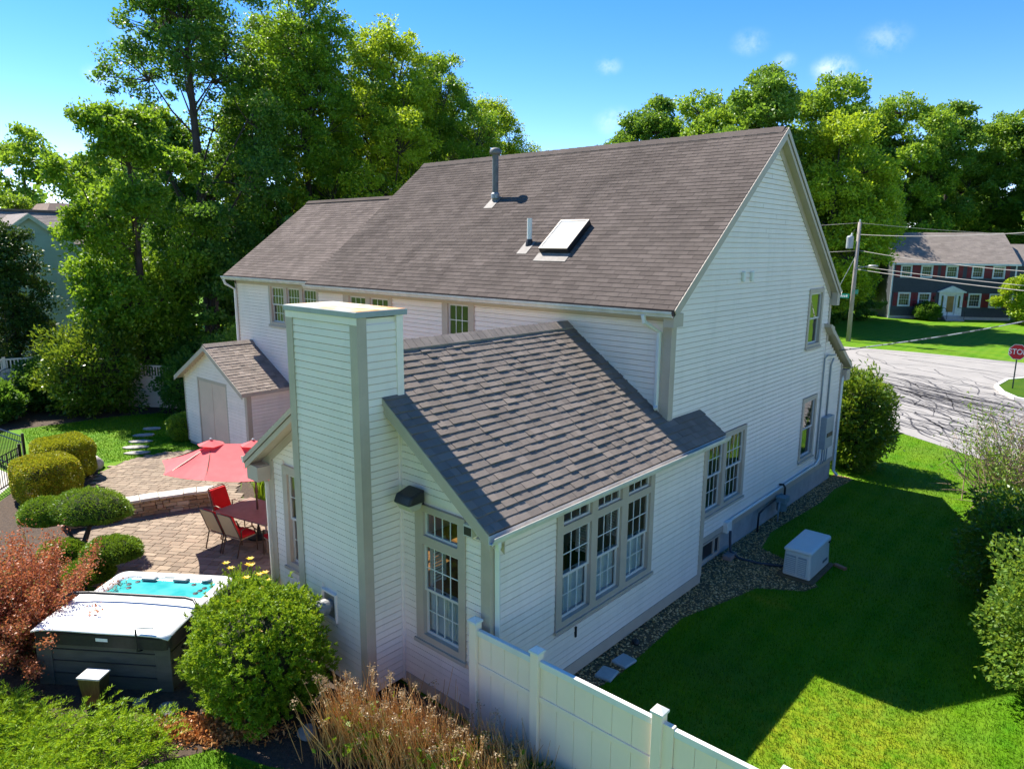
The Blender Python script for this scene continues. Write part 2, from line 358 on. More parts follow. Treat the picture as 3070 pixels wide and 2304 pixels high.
def shingles(parent, Fm, width, length, e, tab, mat, n_obj=0, score=None, laminated=False, x_of=None, t=.011, seed=3, name='shingle'):
    """courses of asphalt tabs on the slope frame Fm (x along eave, y up slope, z out)"""
    rng = random.Random(seed); items = []; k = 0
    while k * e < length - .02:
        y0 = k * e; lo, hi = (0, width) if x_of is None else x_of(y0)
        x = lo - (rng.uniform(0, tab) if laminated else (tab * .5 if k % 2 else 0))
        while x < hi:
            wd = rng.choice((.13, .16, .19, .22, .26)) if laminated else tab
            a, b = max(x, lo), min(x + wd, hi)
            if b - a > .02: items.append((a, b, y0, min(e * 1.22, length - y0), t * (rng.choice((.7, .85, 1.0, 1.25)) if laminated else rng.uniform(.9, 1.15))))
            x += wd
        k += 1
    if n_obj:
        items.sort(key=lambda i: (Fm @ Vector((i[0], i[2], 0)) - co.location).length)
    me = bpy.data.meshes.new(name)
    me.from_pydata([(0, 0, 0), (1, 0, 0), (1, 1, 0), (0, 1, 0), (0, 0, 1), (1, 0, 1), (1, 1, .12), (0, 1, .12)], [], [(4, 5, 6, 7), (0, 1, 5, 4), (0, 4, 7, 3), (1, 2, 6, 5)])
    me.materials.append(mat); o = org(parent)
    for (a, b, y, ln, th) in items[:n_obj]:
        ob = bpy.data.objects.new(name, me); COL.objects.link(ob); ob.parent = parent
        ob.matrix_local = Matrix.Translation(-o) @ Fm @ Matrix.Translation((a + .002, y + rng.uniform(-.003, .003), .002)) @ Matrix.Diagonal((b - a - .004, ln, th, 1))
    rest = items[n_obj:]
    if rest:
        mb = MB(Fm); mb.r = 0
        for (a, b, y, ln, th) in rest:
            mb.r = rng.random(); g = .003; y += rng.uniform(-.002, .002)
            mb.add([(a + g, y, 0), (b - g, y, 0), (b - g, y + ln, 0), (a + g, y + ln, 0), (a + g, y, th + .002), (b - g, y, th + .002), (b - g, y + ln, th * .12 + .002), (a + g, y + ln, th * .12 + .002)], [(4, 5, 6, 7), (0, 1, 5, 4), (0, 4, 7, 3), (1, 2, 6, 5)])
        tag(mb.build(name, mat, parent), kind='stuff')

def gutter(parent, p, q, out, mat=None, s=.11):
    """open K-style gutter from p to q, out = horizontal direction away from the wall"""
    p, q, out = Vector(p), Vector(q), Vector(out); up = Vector((0, 0, 1))
    prof = [(0, 0), (0, -s), (s * .7, -s), (s * .85, -s * .55), (s * 1.05, -s * .4), (s * 1.05, 0), (s * .97, 0), (s * .97, -s * .3), (s * .6, -s * .9), (.008, -s * .9), (.008, 0)]
    m = MB(); m.prism([p + out * a + up * b for a, b in prof], q - p)
    return m.build('gutter', mat or M['gutter'], parent)
def downspout(parent, pts, mat=None, r=.05): return MB().tube(pts, r, 4).build('downspout', mat or M['white'], parent, bevel=.008)

house = thing('house', 'large white clapboard house with brown shingle roof, rear sunroom and sided chimney', 'house', (-12, 14, 0))
XG, YR, YS, XS = -6.6, 11.95, 6.67, -6.29
# ---- main volume: roof planes
ye, ze, yr, zr, yf = 11.63, 5.87, 16.32, 9.61, 21.04
xl, xr = -18.42, -6.38
sl1 = (zr - ze) / (yr - ye)
# gable wall, boards one by one
FG = FR(XG, 0, 0, 90)
def gable_top(y0, y1): return [(y0, ze + (y0 - ye) * sl1 - .14), (yr, zr - .14), (y1, zr - (y1 - yr) * sl1 - .14)]
W1 = (19.1, 20.17, 4.36, 5.95); W2 = (19.3, 20.4, 1.17, 2.99); W3 = (13.55, 15.68, 1.2, 2.98)
gt = gable_top(11.97, 20.78)
wl = MB(FG); wl.holes(11.97, 20.78, .72, gt, [W1, W2, W3], .001, .12); gable_wall = wl.build('gable_wall', M['siding'], house)
boards(gable_wall, FG, seg_boards(12.02, 20.74, .74, gt, [W1, W2, W3]), split=6.5)
unit(house, FG, W1, [(19.21, 20.06, 4.48, 5.84, 'd00')]); unit(house, FG, W2, [(19.41, 20.29, 1.29, 2.88, 'd00')])
unit(house, FG, W3, [(13.66, 14.5, 1.32, 2.87, 'd42'), (14.66, 15.56, 1.32, 2.87, 'd42')])
# first floor bump towards the street with its pent roof
wl = MB(FG); wl.holes(20.785, 22.42, .72, [(20.785, 4.55), (20.9, 4.5), (22.42, 3.55)], [], .001, .12); fw_ = wl.build('front_side_wall', M['siding'], house)
boards(fw_, FG, seg_boards(20.79, 22.38, .74, [(20.79, 4.56), (22.42, 3.56)], []))
MB().box(-18.2, -6.75, 22.28, 22.42, .72, 3.5).build('front_wall', M['siding'], house)
MB().box(-18.2, -6.75, 20.66, 20.78, 3.4, 5.9).build('front_wall', M['siding'], house)
# foundation
MB().box(-24.0, XG - .03, YR + .05, 20.7, -.1, .72).build('foundation', M['concrete'], house)
fo = MB(); fo.box(-18.2, XG - .028, 20.69, 22.38, -.1, .72); fo.build('foundation', M['concrete'], house)
wt = MB(); wt.box(XG - .02, XG + .04, 13.2, 22.41, .60, .735); wt.build('skirt_board', M['trim'], house)
# basement window in the foundation
bw = MB(FG); bw.holes(13.62, 14.7, .12, .56, [(13.68, 14.36, .17, .52), (14.42, 14.64, .17, .52)], -.02, .05); bwo = bw.build('basement_window', M['trim'], house)
MB(FG).box(13.66, 14.66, .015, .02, .15, .54).build('glass', M['black'], bwo)
# corner boards
MB().box(XG - .02, XG + .046, 20.74, 20.88, 4.4, 6.0).build('corner_board', M['trim'], house)
MB().box(XG - .02, XG + .046, 22.33, 22.47, .6, 3.6).build('corner_board', M['trim'], house)
cb = MB(); cb.box(XG - .14, XG + .046, YR - .046, YR - .0, 3.5, 5.86); cb.box(XG - .0, XG + .046, YR + .0, YR + .14, 3.5, 5.86); cb.build('corner_board', M['trim'], house)
# rear wall
FRR = FR(0, YR, 0, 0)
RW = (-12.86, -11.76, 3.9, 5.74); RP = (-16.95, -14.8, 3.9, 5.7)
wl = MB(FRR); wl.holes(-18.2, XG - .01, .72, 5.86, [RW, RP], .001, .12); rear = wl.build('rear_wall', M['siding'], house)
boards(rear, FRR, seg_boards(-18.2, XG - .14, 1.6, 5.84, [RW, RP]), stuff=True)
unit(house, FRR, RW, [(-12.66, -11.95, 4.1, 5.62, 'd32')]); unit(house, FRR, RP, [(-16.68, -15.92, 4.1, 5.6, 'd32'), (-15.72, -14.95, 4.1, 5.6, 'd32')])
MB(FRR).box(-18.2, XG - .15, -.046, -.02, 5.62, 5.86).build('frieze_board', M['trim'], house)
# main roof
r = MB()
th = .14
for (y0, z0, y1, z1) in ((ye, ze, yr, zr), (yf, zr - (yf - yr) * sl1, yr, zr)):
    r.hexa([(xl, y0, z0 - th), (xr, y0, z0 - th), (xr, y1, z1 - th), (xl, y1, z1 - th), (xl, y0, z0), (xr, y0, z0), (xr, y1, z1), (xl, y1, z1)])
main_roof = r.build('main_roof', M['deck'], house)
F1 = FA((xl, ye, ze), (1, 0, 0), (0, yr - ye, zr - ze), (0, -(zr - ze), yr - ye))
shingles(main_roof, F1, xr - xl, math.hypot(yr - ye, zr - ze), .131, .305, M['roof'], seed=5)
F1b = FA((xr, yf, zr - (yf - yr) * sl1), (-1, 0, 0), (0, -1, sl1), (0, sl1, 1))
shingles(main_roof, F1b, xr - xl, math.hypot(yf - yr, (yf - yr) * sl1), .131, .61, M['roof'], seed=6)
rc = MB()
x = xl
while x < xr - .1:                               # ridge vent caps
    rc.add([(x, yr - .17, zr - .10), (x + .29, yr - .17, zr - .11), (x + .29, yr, zr + .035), (x, yr, zr + .045), (x + .29, yr + .17, zr - .11), (x, yr + .17, zr - .10), (x, yr - .17, zr - .14), (x, yr + .17, zr - .14), (x + .29, yr - .17, zr - .15)], [(0, 1, 2, 3), (3, 2, 4, 5), (0, 3, 5, 7, 6), (6, 8, 1, 0)]); x += .285
tag(rc.build('ridge_cap', M['roof'], main_roof), kind='stuff')
# rake boards, soffits and eave returns at the gable
for sgn, (ya, za) in ((1, (ye, ze)), (-1, (yf, zr - (yf - yr) * sl1))):
    k = MB(); d = Vector((0, yr - ya, zr - za)); dl = d.normalized(); nn = Vector((0, -dl.z * sgn, abs(dl.y)))
    p0 = Vector((0, ya, za)); p1 = Vector((0, yr, zr))
    def bar(xa, xb, o0, o1): k.hexa([(xa, *(p0 - nn * o1).yz), (xb, *(p0 - nn * o1).yz), (xb, *(p1 - Vector((0, 0, o1 / abs(dl.y)))).yz), (xa, *(p1 - Vector((0, 0, o1 / abs(dl.y)))).yz),
                                     (xa, *(p0 - nn * o0).yz), (xb, *(p0 - nn * o0).yz), (xb, *(p1 - Vector((0, 0, o0 / abs(dl.y)))).yz), (xa, *(p1 - Vector((0, 0, o0 / abs(dl.y)))).yz)])
    bar(xr - .006, xr + .02, .0, .10); bar(xr - .03, xr - .008, .101, .2); bar(XG + .003, xr - .03, .16, .185); bar(XG + .002, XG + .046, .187, .34)
    k.build('rake_board', M['trim'], house)
MB().box(XG - .1, xr - .005, 20.79, 21.0, 5.45, 5.93).build('eave_return', M['trim'], house)
MB().box(XG + .001, xr - .005, ye + .02, YR + .06, 5.55, 5.80).build('eave_return', M['trim'], house)
MB().box(xl, xr - .03, ye + .012, ye + .035, 5.70, 5.86).build('fascia_board', M['trim'], house); MB().box(xl, xr - .03, ye + .036, YR - .02, 5.70, 5.715).build('soffit', M['trim'], house)
gutter(house, (xl, ye + .01, 5.85), (xr, ye + .01, 5.85), (0, -1, 0)); gutter(house, (xl, yf - .01, 5.86), (xr, yf - .01, 5.86), (0, 1, 0))
MB().box(xl, xr - .03, 20.8, yf - .02, 5.72, 5.735).build('soffit', M['trim'], house)
downspout(house, [(-6.98, 11.56, 5.76), (-6.96, 11.58, 5.62), (-6.80, 11.87, 5.42), (-6.80, 11.87, 4.0), (-6.76, 11.8, 3.94)])
# left gable of the main volume above the wing
wl = MB(FR(-18.2, 0, 0, -90)); wl.holes(-20.78, -11.97, .72, [(-20.78, gt[2][1]), (-yr, zr - .14), (-11.97, gt[0][1])], [], 0, .12); wl.build('far_gable_wall', M['siding'], house)
# pent roof on the street side
p = MB(); p.hexa([(-18.4, 22.83, 3.42), (XG + .2, 22.83, 3.42), (XG + .2, 20.79, 4.70), (-18.4, 20.79, 4.70), (-18.4, 22.83, 3.55), (XG + .2, 22.83, 3.55), (XG + .2, 20.79, 4.83), (-18.4, 20.79, 4.83)])
pr = p.build('pent_roof', M['trim'], house)
FP = FA((XG + .2, 22.83, 3.55), (-1, 0, 0), (0, -2.04, 1.28), (0, 1.28, 2.04)); shingles(pr, FP, 11.9, 2.4, .131, .61, M['roof'], seed=8)
MB().box(XG - .3, XG + .18, 22.43, 22.78, 3.1, 3.42).build('eave_return', M['trim'], house)
MB().hexa([(XG + .0, 20.5, 4.86), (XG + .22, 20.5, 4.86), (XG + .22, 20.8, 4.62), (XG, 20.8, 4.62), (XG + .0, 20.5, 4.95), (XG + .22, 20.5, 4.95), (XG + .22, 20.8, 4.85), (XG, 20.8, 4.85)]).build('rake_board', M['trim'], house)
# roof fixtures
def on_roof(x, y): return ze + (y - ye) * sl1
px_, py_ = -13.57, 14.57; pz = on_roof(px_, py_)
vp = MB().lathe([(.085, -.1), (.085, 1.22)], (px_, py_, pz), 16).build('vent_pipe', M['pipe'], house, smooth=False)
MB().lathe([(.15, 0), (.155, .05), (.14, .12), (.10, .15), (.02, .17)], (px_, py_, pz + 1.2), 16).build('vent_cap', M['pipe'], vp, smooth=True)
MB().lathe([(.12, .05), (.115, .16), (.09, .2)], (px_, py_, pz), 16).build('collar', M['metal'], vp)
fl = MB(FA((px_ - .16, py_ - .30, on_roof(0, py_ - .30) + .016), (1, 0, 0), (0, 1, sl1), (0, -sl1, 1))); fl.box(0, .32, 0, .5, 0, .006); fl.build('flashing', M['flash'], vp)
px_, py_ = -11.09, 13.1; pz = on_roof(px_, py_)
vp = MB().lathe([(.06, -.05), (.06, .60), (.048, .60), (.048, .3)], (px_, py_, pz), 14).build('vent_pipe', M['white'], house)
MB().lathe([(.1, -.05), (.085, .05), (.064, .12)], (px_, py_, pz), 14).build('collar', M['black'], vp)
fl = MB(FA((px_ - .15, py_ - .30, on_roof(0, py_ - .30) + .016), (1, 0, 0), (0, 1, sl1), (0, -sl1, 1))); fl.box(0, .3, 0, .46, 0, .006); fl.build('flashing', M['flash'], vp)
FS = FA((-10.52, 12.83, on_roof(0, 12.83) + .014), (1, 0, 0), (0, 1, sl1), (0, -sl1, 1))
sk = MB(FS); hw, hh, b_ = .82, 1.05, .075
for (a, b, c, d) in ((0, b_, 0, hh), (hw - b_, hw, 0, hh), (b_, hw - b_, 0, b_), (b_, hw - b_, hh - b_, hh)): sk.box(a, b, c, d, 0, .13)
sko = sk.build('skylight', M['blackmetal'], house, bevel=.006)
sk = MB(FS); b_ = .05
for (a, b, c, d) in ((0, b_, 0, hh), (hw - b_, hw, 0, hh), (b_, hw - b_, 0, b_), (b_, hw - b_, hh - b_, hh)): sk.box(a, b, c, d, .131, .15)
sk.build('frame', M['trim'], sko, bevel=.004)
sg = MB(FS); sg.box(.04, hw - .04, .04, hh - .04, .125, .138); sg.build('glass', pm('skylight glass', (.50, .50, .48), (.42, .42, .40), 3, .12, spec=.8), sko)
fl = MB(FS); fl.box(-.05, hw + .05, -.28, -.001, 0, .012); fl.build('flashing', M['flash'], sko)
# ---- wing
xw, yw_, ywr, zwr = -23.95, 11.93, 15.45, 8.55; ywf = 2 * ywr - yw_
FW = FR(0, 12.25, 0, 0)
WW = (-21.5, -18.58, 4.36, 5.74)
wl = MB(FW); wl.holes(-23.7, -18.2, .72, 5.86, [WW], .001, .12); wrear = wl.build('rear_wall', M['siding'], house)
boards(wrear, FW, seg_boards(-23.62, -18.21, .74, 5.82, [WW]), stuff=True)
unit(house, FW, WW, [(-21.36, -20.6, 4.5, 5.64, 'd42'), (-20.4, -19.68, 4.5, 5.64, 'd42'), (-19.5, -18.76, 4.5, 5.64, 'd42')])
MB(FW).box(-23.72, -23.6, -.046, 0, .72, 5.8).build('corner_board', M['trim'], house); MB(FW).box(-23.7, -18.2, -.046, -.02, 5.66, 5.86).build('frieze_board', M['trim'], house)
wl = MB(FR(-23.7, 0, 0, -90)); wl.holes(-18.6, -12.25, .72, [(-18.6, 5.95), (-ywr, zwr - .14), (-12.25, 5.95)], [], 0, .12); wl.build('wing_gable_wall', M['siding'], house)
MB().box(-23.7, -18.2, 18.5, 18.62, .72, 5.9).build('front_wall', M['siding'], house)
r = MB(); zw0 = 5.93
for (y0, y1) in ((yw_, ywr), (ywf, ywr)): r.hexa([(xw, y0, zw0 - .14), (-18.2, y0, zw0 - .14), (-18.2, y1, zwr - .14), (xw, y1, zwr - .14), (xw, y0, zw0), (-18.2, y0, zw0), (-18.2, y1, zwr), (xw, y1, zwr)])
wing_roof = r.build('wing_roof', M['deck'], house)
shingles(wing_roof, FA((xw, yw_, zw0), (1, 0, 0), (0, ywr - yw_, zwr - zw0), (0, -(zwr - zw0), ywr - yw_)), -18.2 - xw, math.hypot(ywr - yw_, zwr - zw0), .131, .305, M['roofw'], seed=9)
MB().hexa([(xw, ywr - .15, zwr - .06), (-18.2, ywr - .15, zwr - .06), (-18.2, ywr + .15, zwr - .06), (xw, ywr + .15, zwr - .06), (xw, ywr - .02, zwr + .04), (-18.2, ywr - .02, zwr + .04), (-18.2, ywr + .02, zwr + .04), (xw, ywr + .02, zwr + .04)]).build('ridge_cap', M['roof'], wing_roof)
MB().box(xw, -18.43, yw_ + .012, yw_ + .03, 5.78, 5.92).build('fascia_board', M['trim'], house); MB().box(xw, -18.43, yw_ + .031, 12.22, 5.78, 5.795).build('soffit', M['trim'], house)
gutter(house, (xw - .02, yw_ + .01, 5.91), (xl - .02, yw_ + .01, 5.91), (0, -1, 0))
downspout(house, [(-23.82, 11.86, 5.8), (-23.8, 11.9, 5.65), (-23.66, 12.17, 5.45), (-23.66, 12.17, .3)])
# ---- sunroom
xrg, zrg = -9.0, 5.42; xe, zse = -5.98, 3.30; xle = -12.4; ss = (zrg - zse) / (xe - xrg); zle = zrg - ss * (xrg - xle)
ys0, ys1 = 6.33, 11.94
FSG = FR(0, YS, 0, 0); FSR = FR(XS, 0, 0, 90); FSL = FR(-12.0, 0, 0, -90)
def sg_top(x): return zrg - ss * abs(x - xrg) - .13
# gable (chimney) wall
SW = (-7.80, -6.73, .98, 3.22)
tops = [(-12.0, sg_top(-12.0)), (xrg, sg_top(xrg)), (XS - .005, sg_top(XS))]
LW = (-11.55, -10.35, .98, 3.0)
wl = MB(FSG); wl.holes(-12.0, XS - .005, .25, tops, [SW, LW], .001, .1); sgw = wl.build('sunroom_gable_wall', M['siding'], house)
boards(sgw, FSG, seg_boards(-11.9, XS - .14, .28, tops, [SW, LW, (-9.86, -8.16, 0, 6)]))
unit(house, FSG, SW, [(-7.62, -6.88, 2.74, 3.12, 'w41'), (-7.64, -6.87, 1.12, 2.60, 'd42s')], room=False)
unit(house, FSG, LW, [(-11.4, -10.5, 1.12, 2.85, 'd42s')], room=False)
# right wall with the triple window
SR = (8.12, 11.0, 1.02, 3.16)
wl = MB(FSR); wl.holes(YS + .005, 13.1, .25, 3.42, [SR], .001, .1); srw = wl.build('sunroom_side_wall', M['siding'], house)
boards(srw, FSR, seg_boards(YS + .12, 12.98, .28, 3.36, [SR]), split=5)
cells = []
for (a, b) in ((8.27, 9.03), (9.2, 9.92), (10.12, 10.86)): cells += [(a, b, 2.76, 3.10, 'w31'), (a, b, 1.16, 2.64, 'd32s')]
unit(house, FSR, SR, cells, room=False)
# left wall (faces the sun) with its windows
SLH = [(-11.2, -10.3, 1.1, 2.7), (-10.0, -9.1, 1.1, 2.7), (-8.6, -7.6, 1.1, 2.7)]
wl = MB(FSL); wl.holes(-12.0, -YS - .005, .25, sg_top(-12.0), SLH, .001, .1); slw = wl.build('sunroom_side_wall', M['siding'], house)
for h in SLH: unit(house, FSL, (h[0] - .02, h[1] + .02, h[2] - .02, h[3] + .02), [(h[0] + .08, h[1] - .08, 1.2, 2.6, 'd32')], room=False)
MB(FR(XS, 13.1, 0, 180)).box(.0, .35, -.0, .1, .25, 3.5).build('sunroom_end_wall', M['siding'], house)
MB().box(-11.95, XS - .1, YS + .1, YR - .01, .2, .34).build('floor', M['wood'], house)
MB().box(-11.95, XS - .11, YR - .1, YR - .03, .345, 3.4).build('inner_wall', M['room'], house)
# table and shelves standing inside, seen through the panes
it = thing('side_table', 'orange wooden table inside the sunroom behind the gable window', 'table', (-7.4, 8.1, .34))
MB().box(-8.1, -6.8, 7.7, 8.5, 1.02, 1.08).build('tabletop', M['wood'], it)
for a in (-8.05, -6.9):
    for b in (7.75, 8.4): MB().box(a, a + .06, b, b + .06, .342, 1.019).build('leg', M['wood'], it)
ia = thing('armchair', 'dark armchair inside the sunroom behind the triple window', 'armchair', (-7.3, 10.1, .34))
MB().box(-7.7, -6.9, 9.7, 10.5, .45, .8).build('seat', M['black'], ia, bevel=.05); MB().box(-7.7, -6.9, 10.3, 10.52, .801, 1.4).build('backrest', M['black'], ia, bevel=.05)
MB().box(-7.68, -6.92, 9.72, 10.48, .342, .449).build('base', M['black'], ia)
# corner boards, skirts, foundation
cb = MB(); cb.box(XS - .13, XS + .046, YS - .046, YS, .2, 3.2); cb.box(XS, XS + .046, YS + .001, YS + .13, .2, 3.2); cb.build('corner_board', M['trim'], house)
MB().box(XS, XS + .046, 12.97, 13.12, .2, 3.2).build('corner_board', M['trim'], house)
cb = MB(); cb.box(-12.046, -11.88, YS - .046, YS, .2, 3.0); cb.build('corner_board', M['trim'], house)
MB().box(XS - .01, XS + .04, YS + .02, 13.1, .05, .275).build('skirt_board', M['trim'], house); MB().box(-12, XS - .02, YS - .04, YS + .0, .1, .275).build('skirt_board', M['trim'], house)
MB().box(-11.98, XS - .04, YS + .03, 13.05, -.1, .245).build('foundation', M['concrete'], house)
# roof
r = MB()
def slab(x0, z0, x1, z1, y0, y1, t=.12): r.hexa([(x0, y0, z0 - t), (x1, y0, z1 - t), (x1, y1, z1 - t), (x0, y1, z0 - t), (x0, y0, z0), (x1, y0, z1), (x1, y1, z1), (x0, y1, z0)])
slab(xrg, zrg, xe, zse, ys0, ys1); slab(xle, zle, xrg, zrg, ys0, ys1)
zg = zrg - ss * (XG + .03 - xrg); slab(XG + .027, zg, xe, zse, ys1 + .003, 13.28)
sun_roof = r.build('sunroom_roof', M['deck'], house)
F2 = FA((xe, ys0 - .01, zse), (0, 1, 0), (-(xe - xrg), 0, zrg - zse), (zrg - zse, 0, xe - xrg))
l2 = math.hypot(xe - xrg, zrg - zse); yg2 = math.hypot(xe - XG - .03, (xe - XG - .03) * ss)
shingles(sun_roof, F2, 0, l2, .142, .3, M['roof2'], n_obj=300, laminated=True, x_of=lambda y: (0, (13.28 if y < yg2 - .05 else ys1 + .01) - ys0 + .01), t=.024, seed=12)
F3 = FA((xle, ys1, zle), (0, -1, 0), (xrg - xle, 0, zrg - zle), (-(zrg - zle), 0, xrg - xle))
shingles(sun_roof, F3, ys1 - ys0 + .01, math.hypot(xrg - xle, zrg - zle), .142, .3, M['roof2'], laminated=True, t=.013, seed=13)
y = ys0 - .01
rcs = bpy.data.meshes.new('ridge_cap'); q = MB()
a_, hgt = .17, .055
q.add([(-a_, 0, -a_ * ss + hgt), (0, 0, hgt + .012), (a_, 0, -a_ * ss + hgt), (-a_, .30, -a_ * ss + hgt - .012), (0, .30, hgt), (a_, .30, -a_ * ss + hgt - .012), (-a_, 0, -a_ * ss), (a_, 0, -a_ * ss), (-a_, .3, -a_ * ss), (a_, .3, -a_ * ss)], [(0, 1, 4, 3), (1, 2, 5, 4), (0, 6, 7, 2, 1), (0, 3, 8, 6), (2, 7, 9, 5)])
rcs.from_pydata([tuple(v) for v in q.v], [], q.f); rcs.materials.append(M['cap'])
while y < ys1 - .25:
    ob = bpy.data.objects.new('ridge_cap', rcs); COL.objects.link(ob); ob.parent = sun_roof; ob.location = Vector((xrg, y, zrg)) - org(house); y += .165
# rake boards + soffit on the near gable
for (x0, z0) in ((xe, zse), (xle, zle)):
    k = MB()
    for (ya, yb, o0, o1) in ((ys0 - .018, ys0 + .004, .0, .085), (ys0 + .006, ys0 + .028, .086, .19), (ys0 + .03, YS - .03, .14, .16), (YS - .05, YS - .034, .165, .30)):
        k.hexa([(x0, ya, z0 - o1 * 1.22), (xrg, ya, zrg - o1 * 1.22), (xrg, yb, zrg - o1 * 1.22), (x0, yb, z0 - o1 * 1.22), (x0, ya, z0 - o0 * 1.22), (xrg, ya, zrg - o0 * 1.22), (xrg, yb, zrg - o0 * 1.22), (x0, yb, z0 - o0 * 1.22)])
    k.build('rake_board', M['trim'], house)
MB().box(xe - .02, xe - .002, ys0 + .03, 13.26, zse - .14, zse - .012).build('fascia_board', M['trim'], house); MB().box(XS + .026, xe - .021, ys0 + .03, 13.26, zse - .14, zse - .125).build('soffit', M['trim'], house)
MB().box(xle + .02, -12.03, ys0 + .03, 11.9, zle - .14, zle - .125).build('soffit', M['trim'], house); MB().box(xle + .002, xle + .019, ys0 + .03, 11.9, zle - .14, zle - .012).build('fascia_board', M['trim'], house)
MB().box(xle + .03, -11.98, ys0 + .032, YS - .03, zle - .42, zle - .142).build('eave_return', M['trim'], house)
gutter(house, (xe - .001, ys0 - .02, zse - .015), (xe - .001, 13.3, zse - .015), (1, 0, 0)); gutter(house, (xle, ys0, zle - .015), (xle, 11.9, zle - .015), (-1, 0, 0))
downspout(house, [(xe + .05, 6.44, 3.18), (xe + .05, 6.45, 3.1), (-6.2, 6.60, 3.03), (XS + .075, 6.74, 2.98), (XS + .075, 6.76, .2)])
downspout(house, [(xle - .05, 6.5, zle - .12), (xle - .04, 6.52, zle - .22), (-12.09, 6.6, zle - .48), (-12.075, 6.62, .2)], M['gutter'])
# flood light on the gable wall
fl = MB().box(-7.74, -7.62, YS - .1, YS - .018, 3.22, 3.36).build('flood_light', M['black'], house)
MB().prism([(-7.86, YS - .42, 3.30), (-7.86, YS - .36, 3.43), (-7.86, YS - .1, 3.5), (-7.86, YS - .1, 3.3)], (.36, 0, 0)).build('hood', M['black'], fl, bevel=.03)
MB().prism([(-7.83, YS - .4, 3.299), (-7.83, YS - .12, 3.299), (-7.83, YS - .16, 3.2), (-7.83, YS - .33, 3.19)], (.3, 0, 0)).build('lens', pm('frosted lens', (.55, .5, .38), None, 4, .25), fl, bevel=.02)
sb = MB().box(-6.69, -6.52, YS - .12, YS - .018, 3.03, 3.2).build('vent_box', M['sash'], house); MB().box(-6.675, -6.535, YS - .126, YS - .121, 3.05, 3.17).build('louver', M['black'], sb)
# ---- chimney, sided
CX0, CX1, CY0, CY1, CZ = -9.87, -8.15, 5.94, 6.72, 6.0
ch = MB().box(CX0, CX1, CY0, CY1, .16, CZ - .02).build('chimney', M['siding'], house)
boards(ch, FR(0, CY0, 0, 0), seg_boards(CX0 + .1, CX1 - .1, .18, CZ - .1, [(-9.28, -8.88, 1.12, 1.6)])); boards(ch, FR(CX1, 0, 0, 90), seg_boards(CY0 + .1, CY1 - .1, .18, CZ - .1, [])); boards(ch, FR(CX0, 0, 0, -90), seg_boards(-CY1 + .1, -CY0 - .1, .18, CZ - .1, []), stuff=True)
for cx_, sx in ((CX0, -1), (CX1, 1)):
    k = MB(); a, b = sorted((cx_ + sx * .046, cx_ - sx * .12)); k.box(a, b, CY0 - .046, CY0, .14, CZ); a, b = sorted((cx_, cx_ + sx * .046)); k.box(a, b, CY0 + .001, CY0 + .12, .14, CZ); k.build('corner_board', M['trim'], ch)
    k = MB(); k.box(a, b, CY1 - .12, CY1, .14, CZ); k.build('corner_board', M['trim'] if sx < 0 else M['siding'], ch)
MB().box(CX0 - .05, CX1 + .05, CY0 - .05, CY0 - .0465, CZ - .1, CZ).build('frieze_board', M['siding'], ch)
cp = MB().box(CX0 - .07, CX1 + .07, CY0 - .07, CY1 + .07, CZ + .001, CZ + .085).build('cap', M['graymetal'], ch, bevel=.008)
MB().box(CX0 - .055, CX1 + .055, CY0 - .055, CY1 + .055, CZ + .0855, CZ + .09).build('cap_top', pm('rusty cap', (.62, .55, .42), (.5, .23, .05), 2.2, .55, .1, 40, lo=.42, hi=.6), cp)
vt = MB(FR(0, CY0, 0, 0)); vt.holes(-9.28, -8.88, 1.12, 1.6, [(-9.25, -8.91, 1.15, 1.57)], -.06, .0); vto = vt.build('exhaust_vent', M['siding'], ch)
MB(FR(0, CY0, 0, 0)).box(-9.25, -8.91, -.012, -.004, 1.15, 1.57).build('plate', M['metal'], vto)
vv = MB()
vv.tube([(-9.08, CY0 - .013, 1.36), (-9.08, CY0 - .1, 1.36), (-9.08, CY0 - .1001, 1.36), (-9.08, CY0 - .3, 1.36), (-9.08, CY0 - .31, 1.36)], [.1, .1, .13, .13, .09], 18); vv.build('pipe', M['metal'], vto, smooth=False)
# ---- fittings along the gable foot
k = MB(FG).box(20.95, 21.6, -.2, -.018, 1.25, 2.2).build('meter_box', M['graymetal'], house, bevel=.012)
MB(FG).box(21.05, 21.5, -.215, -.2005, 1.6, 1.72).build('dial', M['black'], k)
MB().tube([(XG + .06, 20.7, 1.0), (XG + .06, 20.7, 3.95), (XG + .12, 20.75, 4.05), (XG + .14, 21.0, 4.02), (XG + .14, 21.3, 4.0)], .022, 8).build('conduit', M['graymetal'], house, smooth=True)
MB().tube([(XG + .06, 21.3, 2.19), (XG + .06, 21.3, 3.7), (XG + .1, 21.35, 3.9)], .025, 8).build('conduit', M['graymetal'], house, smooth=True)
for yy in (21.1, 21.3, 21.5): MB().tube([(XG + .1, yy, 1.26), (XG + .1, yy, .85), (XG + .1, yy - .1, .78)], .02, 8).build('conduit', M['graymetal'], house, smooth=True)
MB().tube([(XG + .07, 21.0, 1.26), (XG + .07, 20.95, .98), (XG + .07, 20.7, .84), (XG + .07, 15.0, .79)], .034, 8).build('conduit', M['white'], house, smooth=True)
MB().tube([(XG + .1, 20.6, .89), (XG + .1, 17.9, .85)], .014, 6).build('conduit', M['white'], house, smooth=True)
MB(FG).box(14.78, 15.02, -.14, -.018, .56, .82).build('junction_box', M['white'], house, bevel=.012)
gm = MB(); gm.lathe([(.02, 0), (.13, .02), (.13, .3), (.02, .34)], (XG + .2, 17.9, .25), 12); gm.box(XG + .08, XG + .34, 17.74, 18.06, .5, .66)
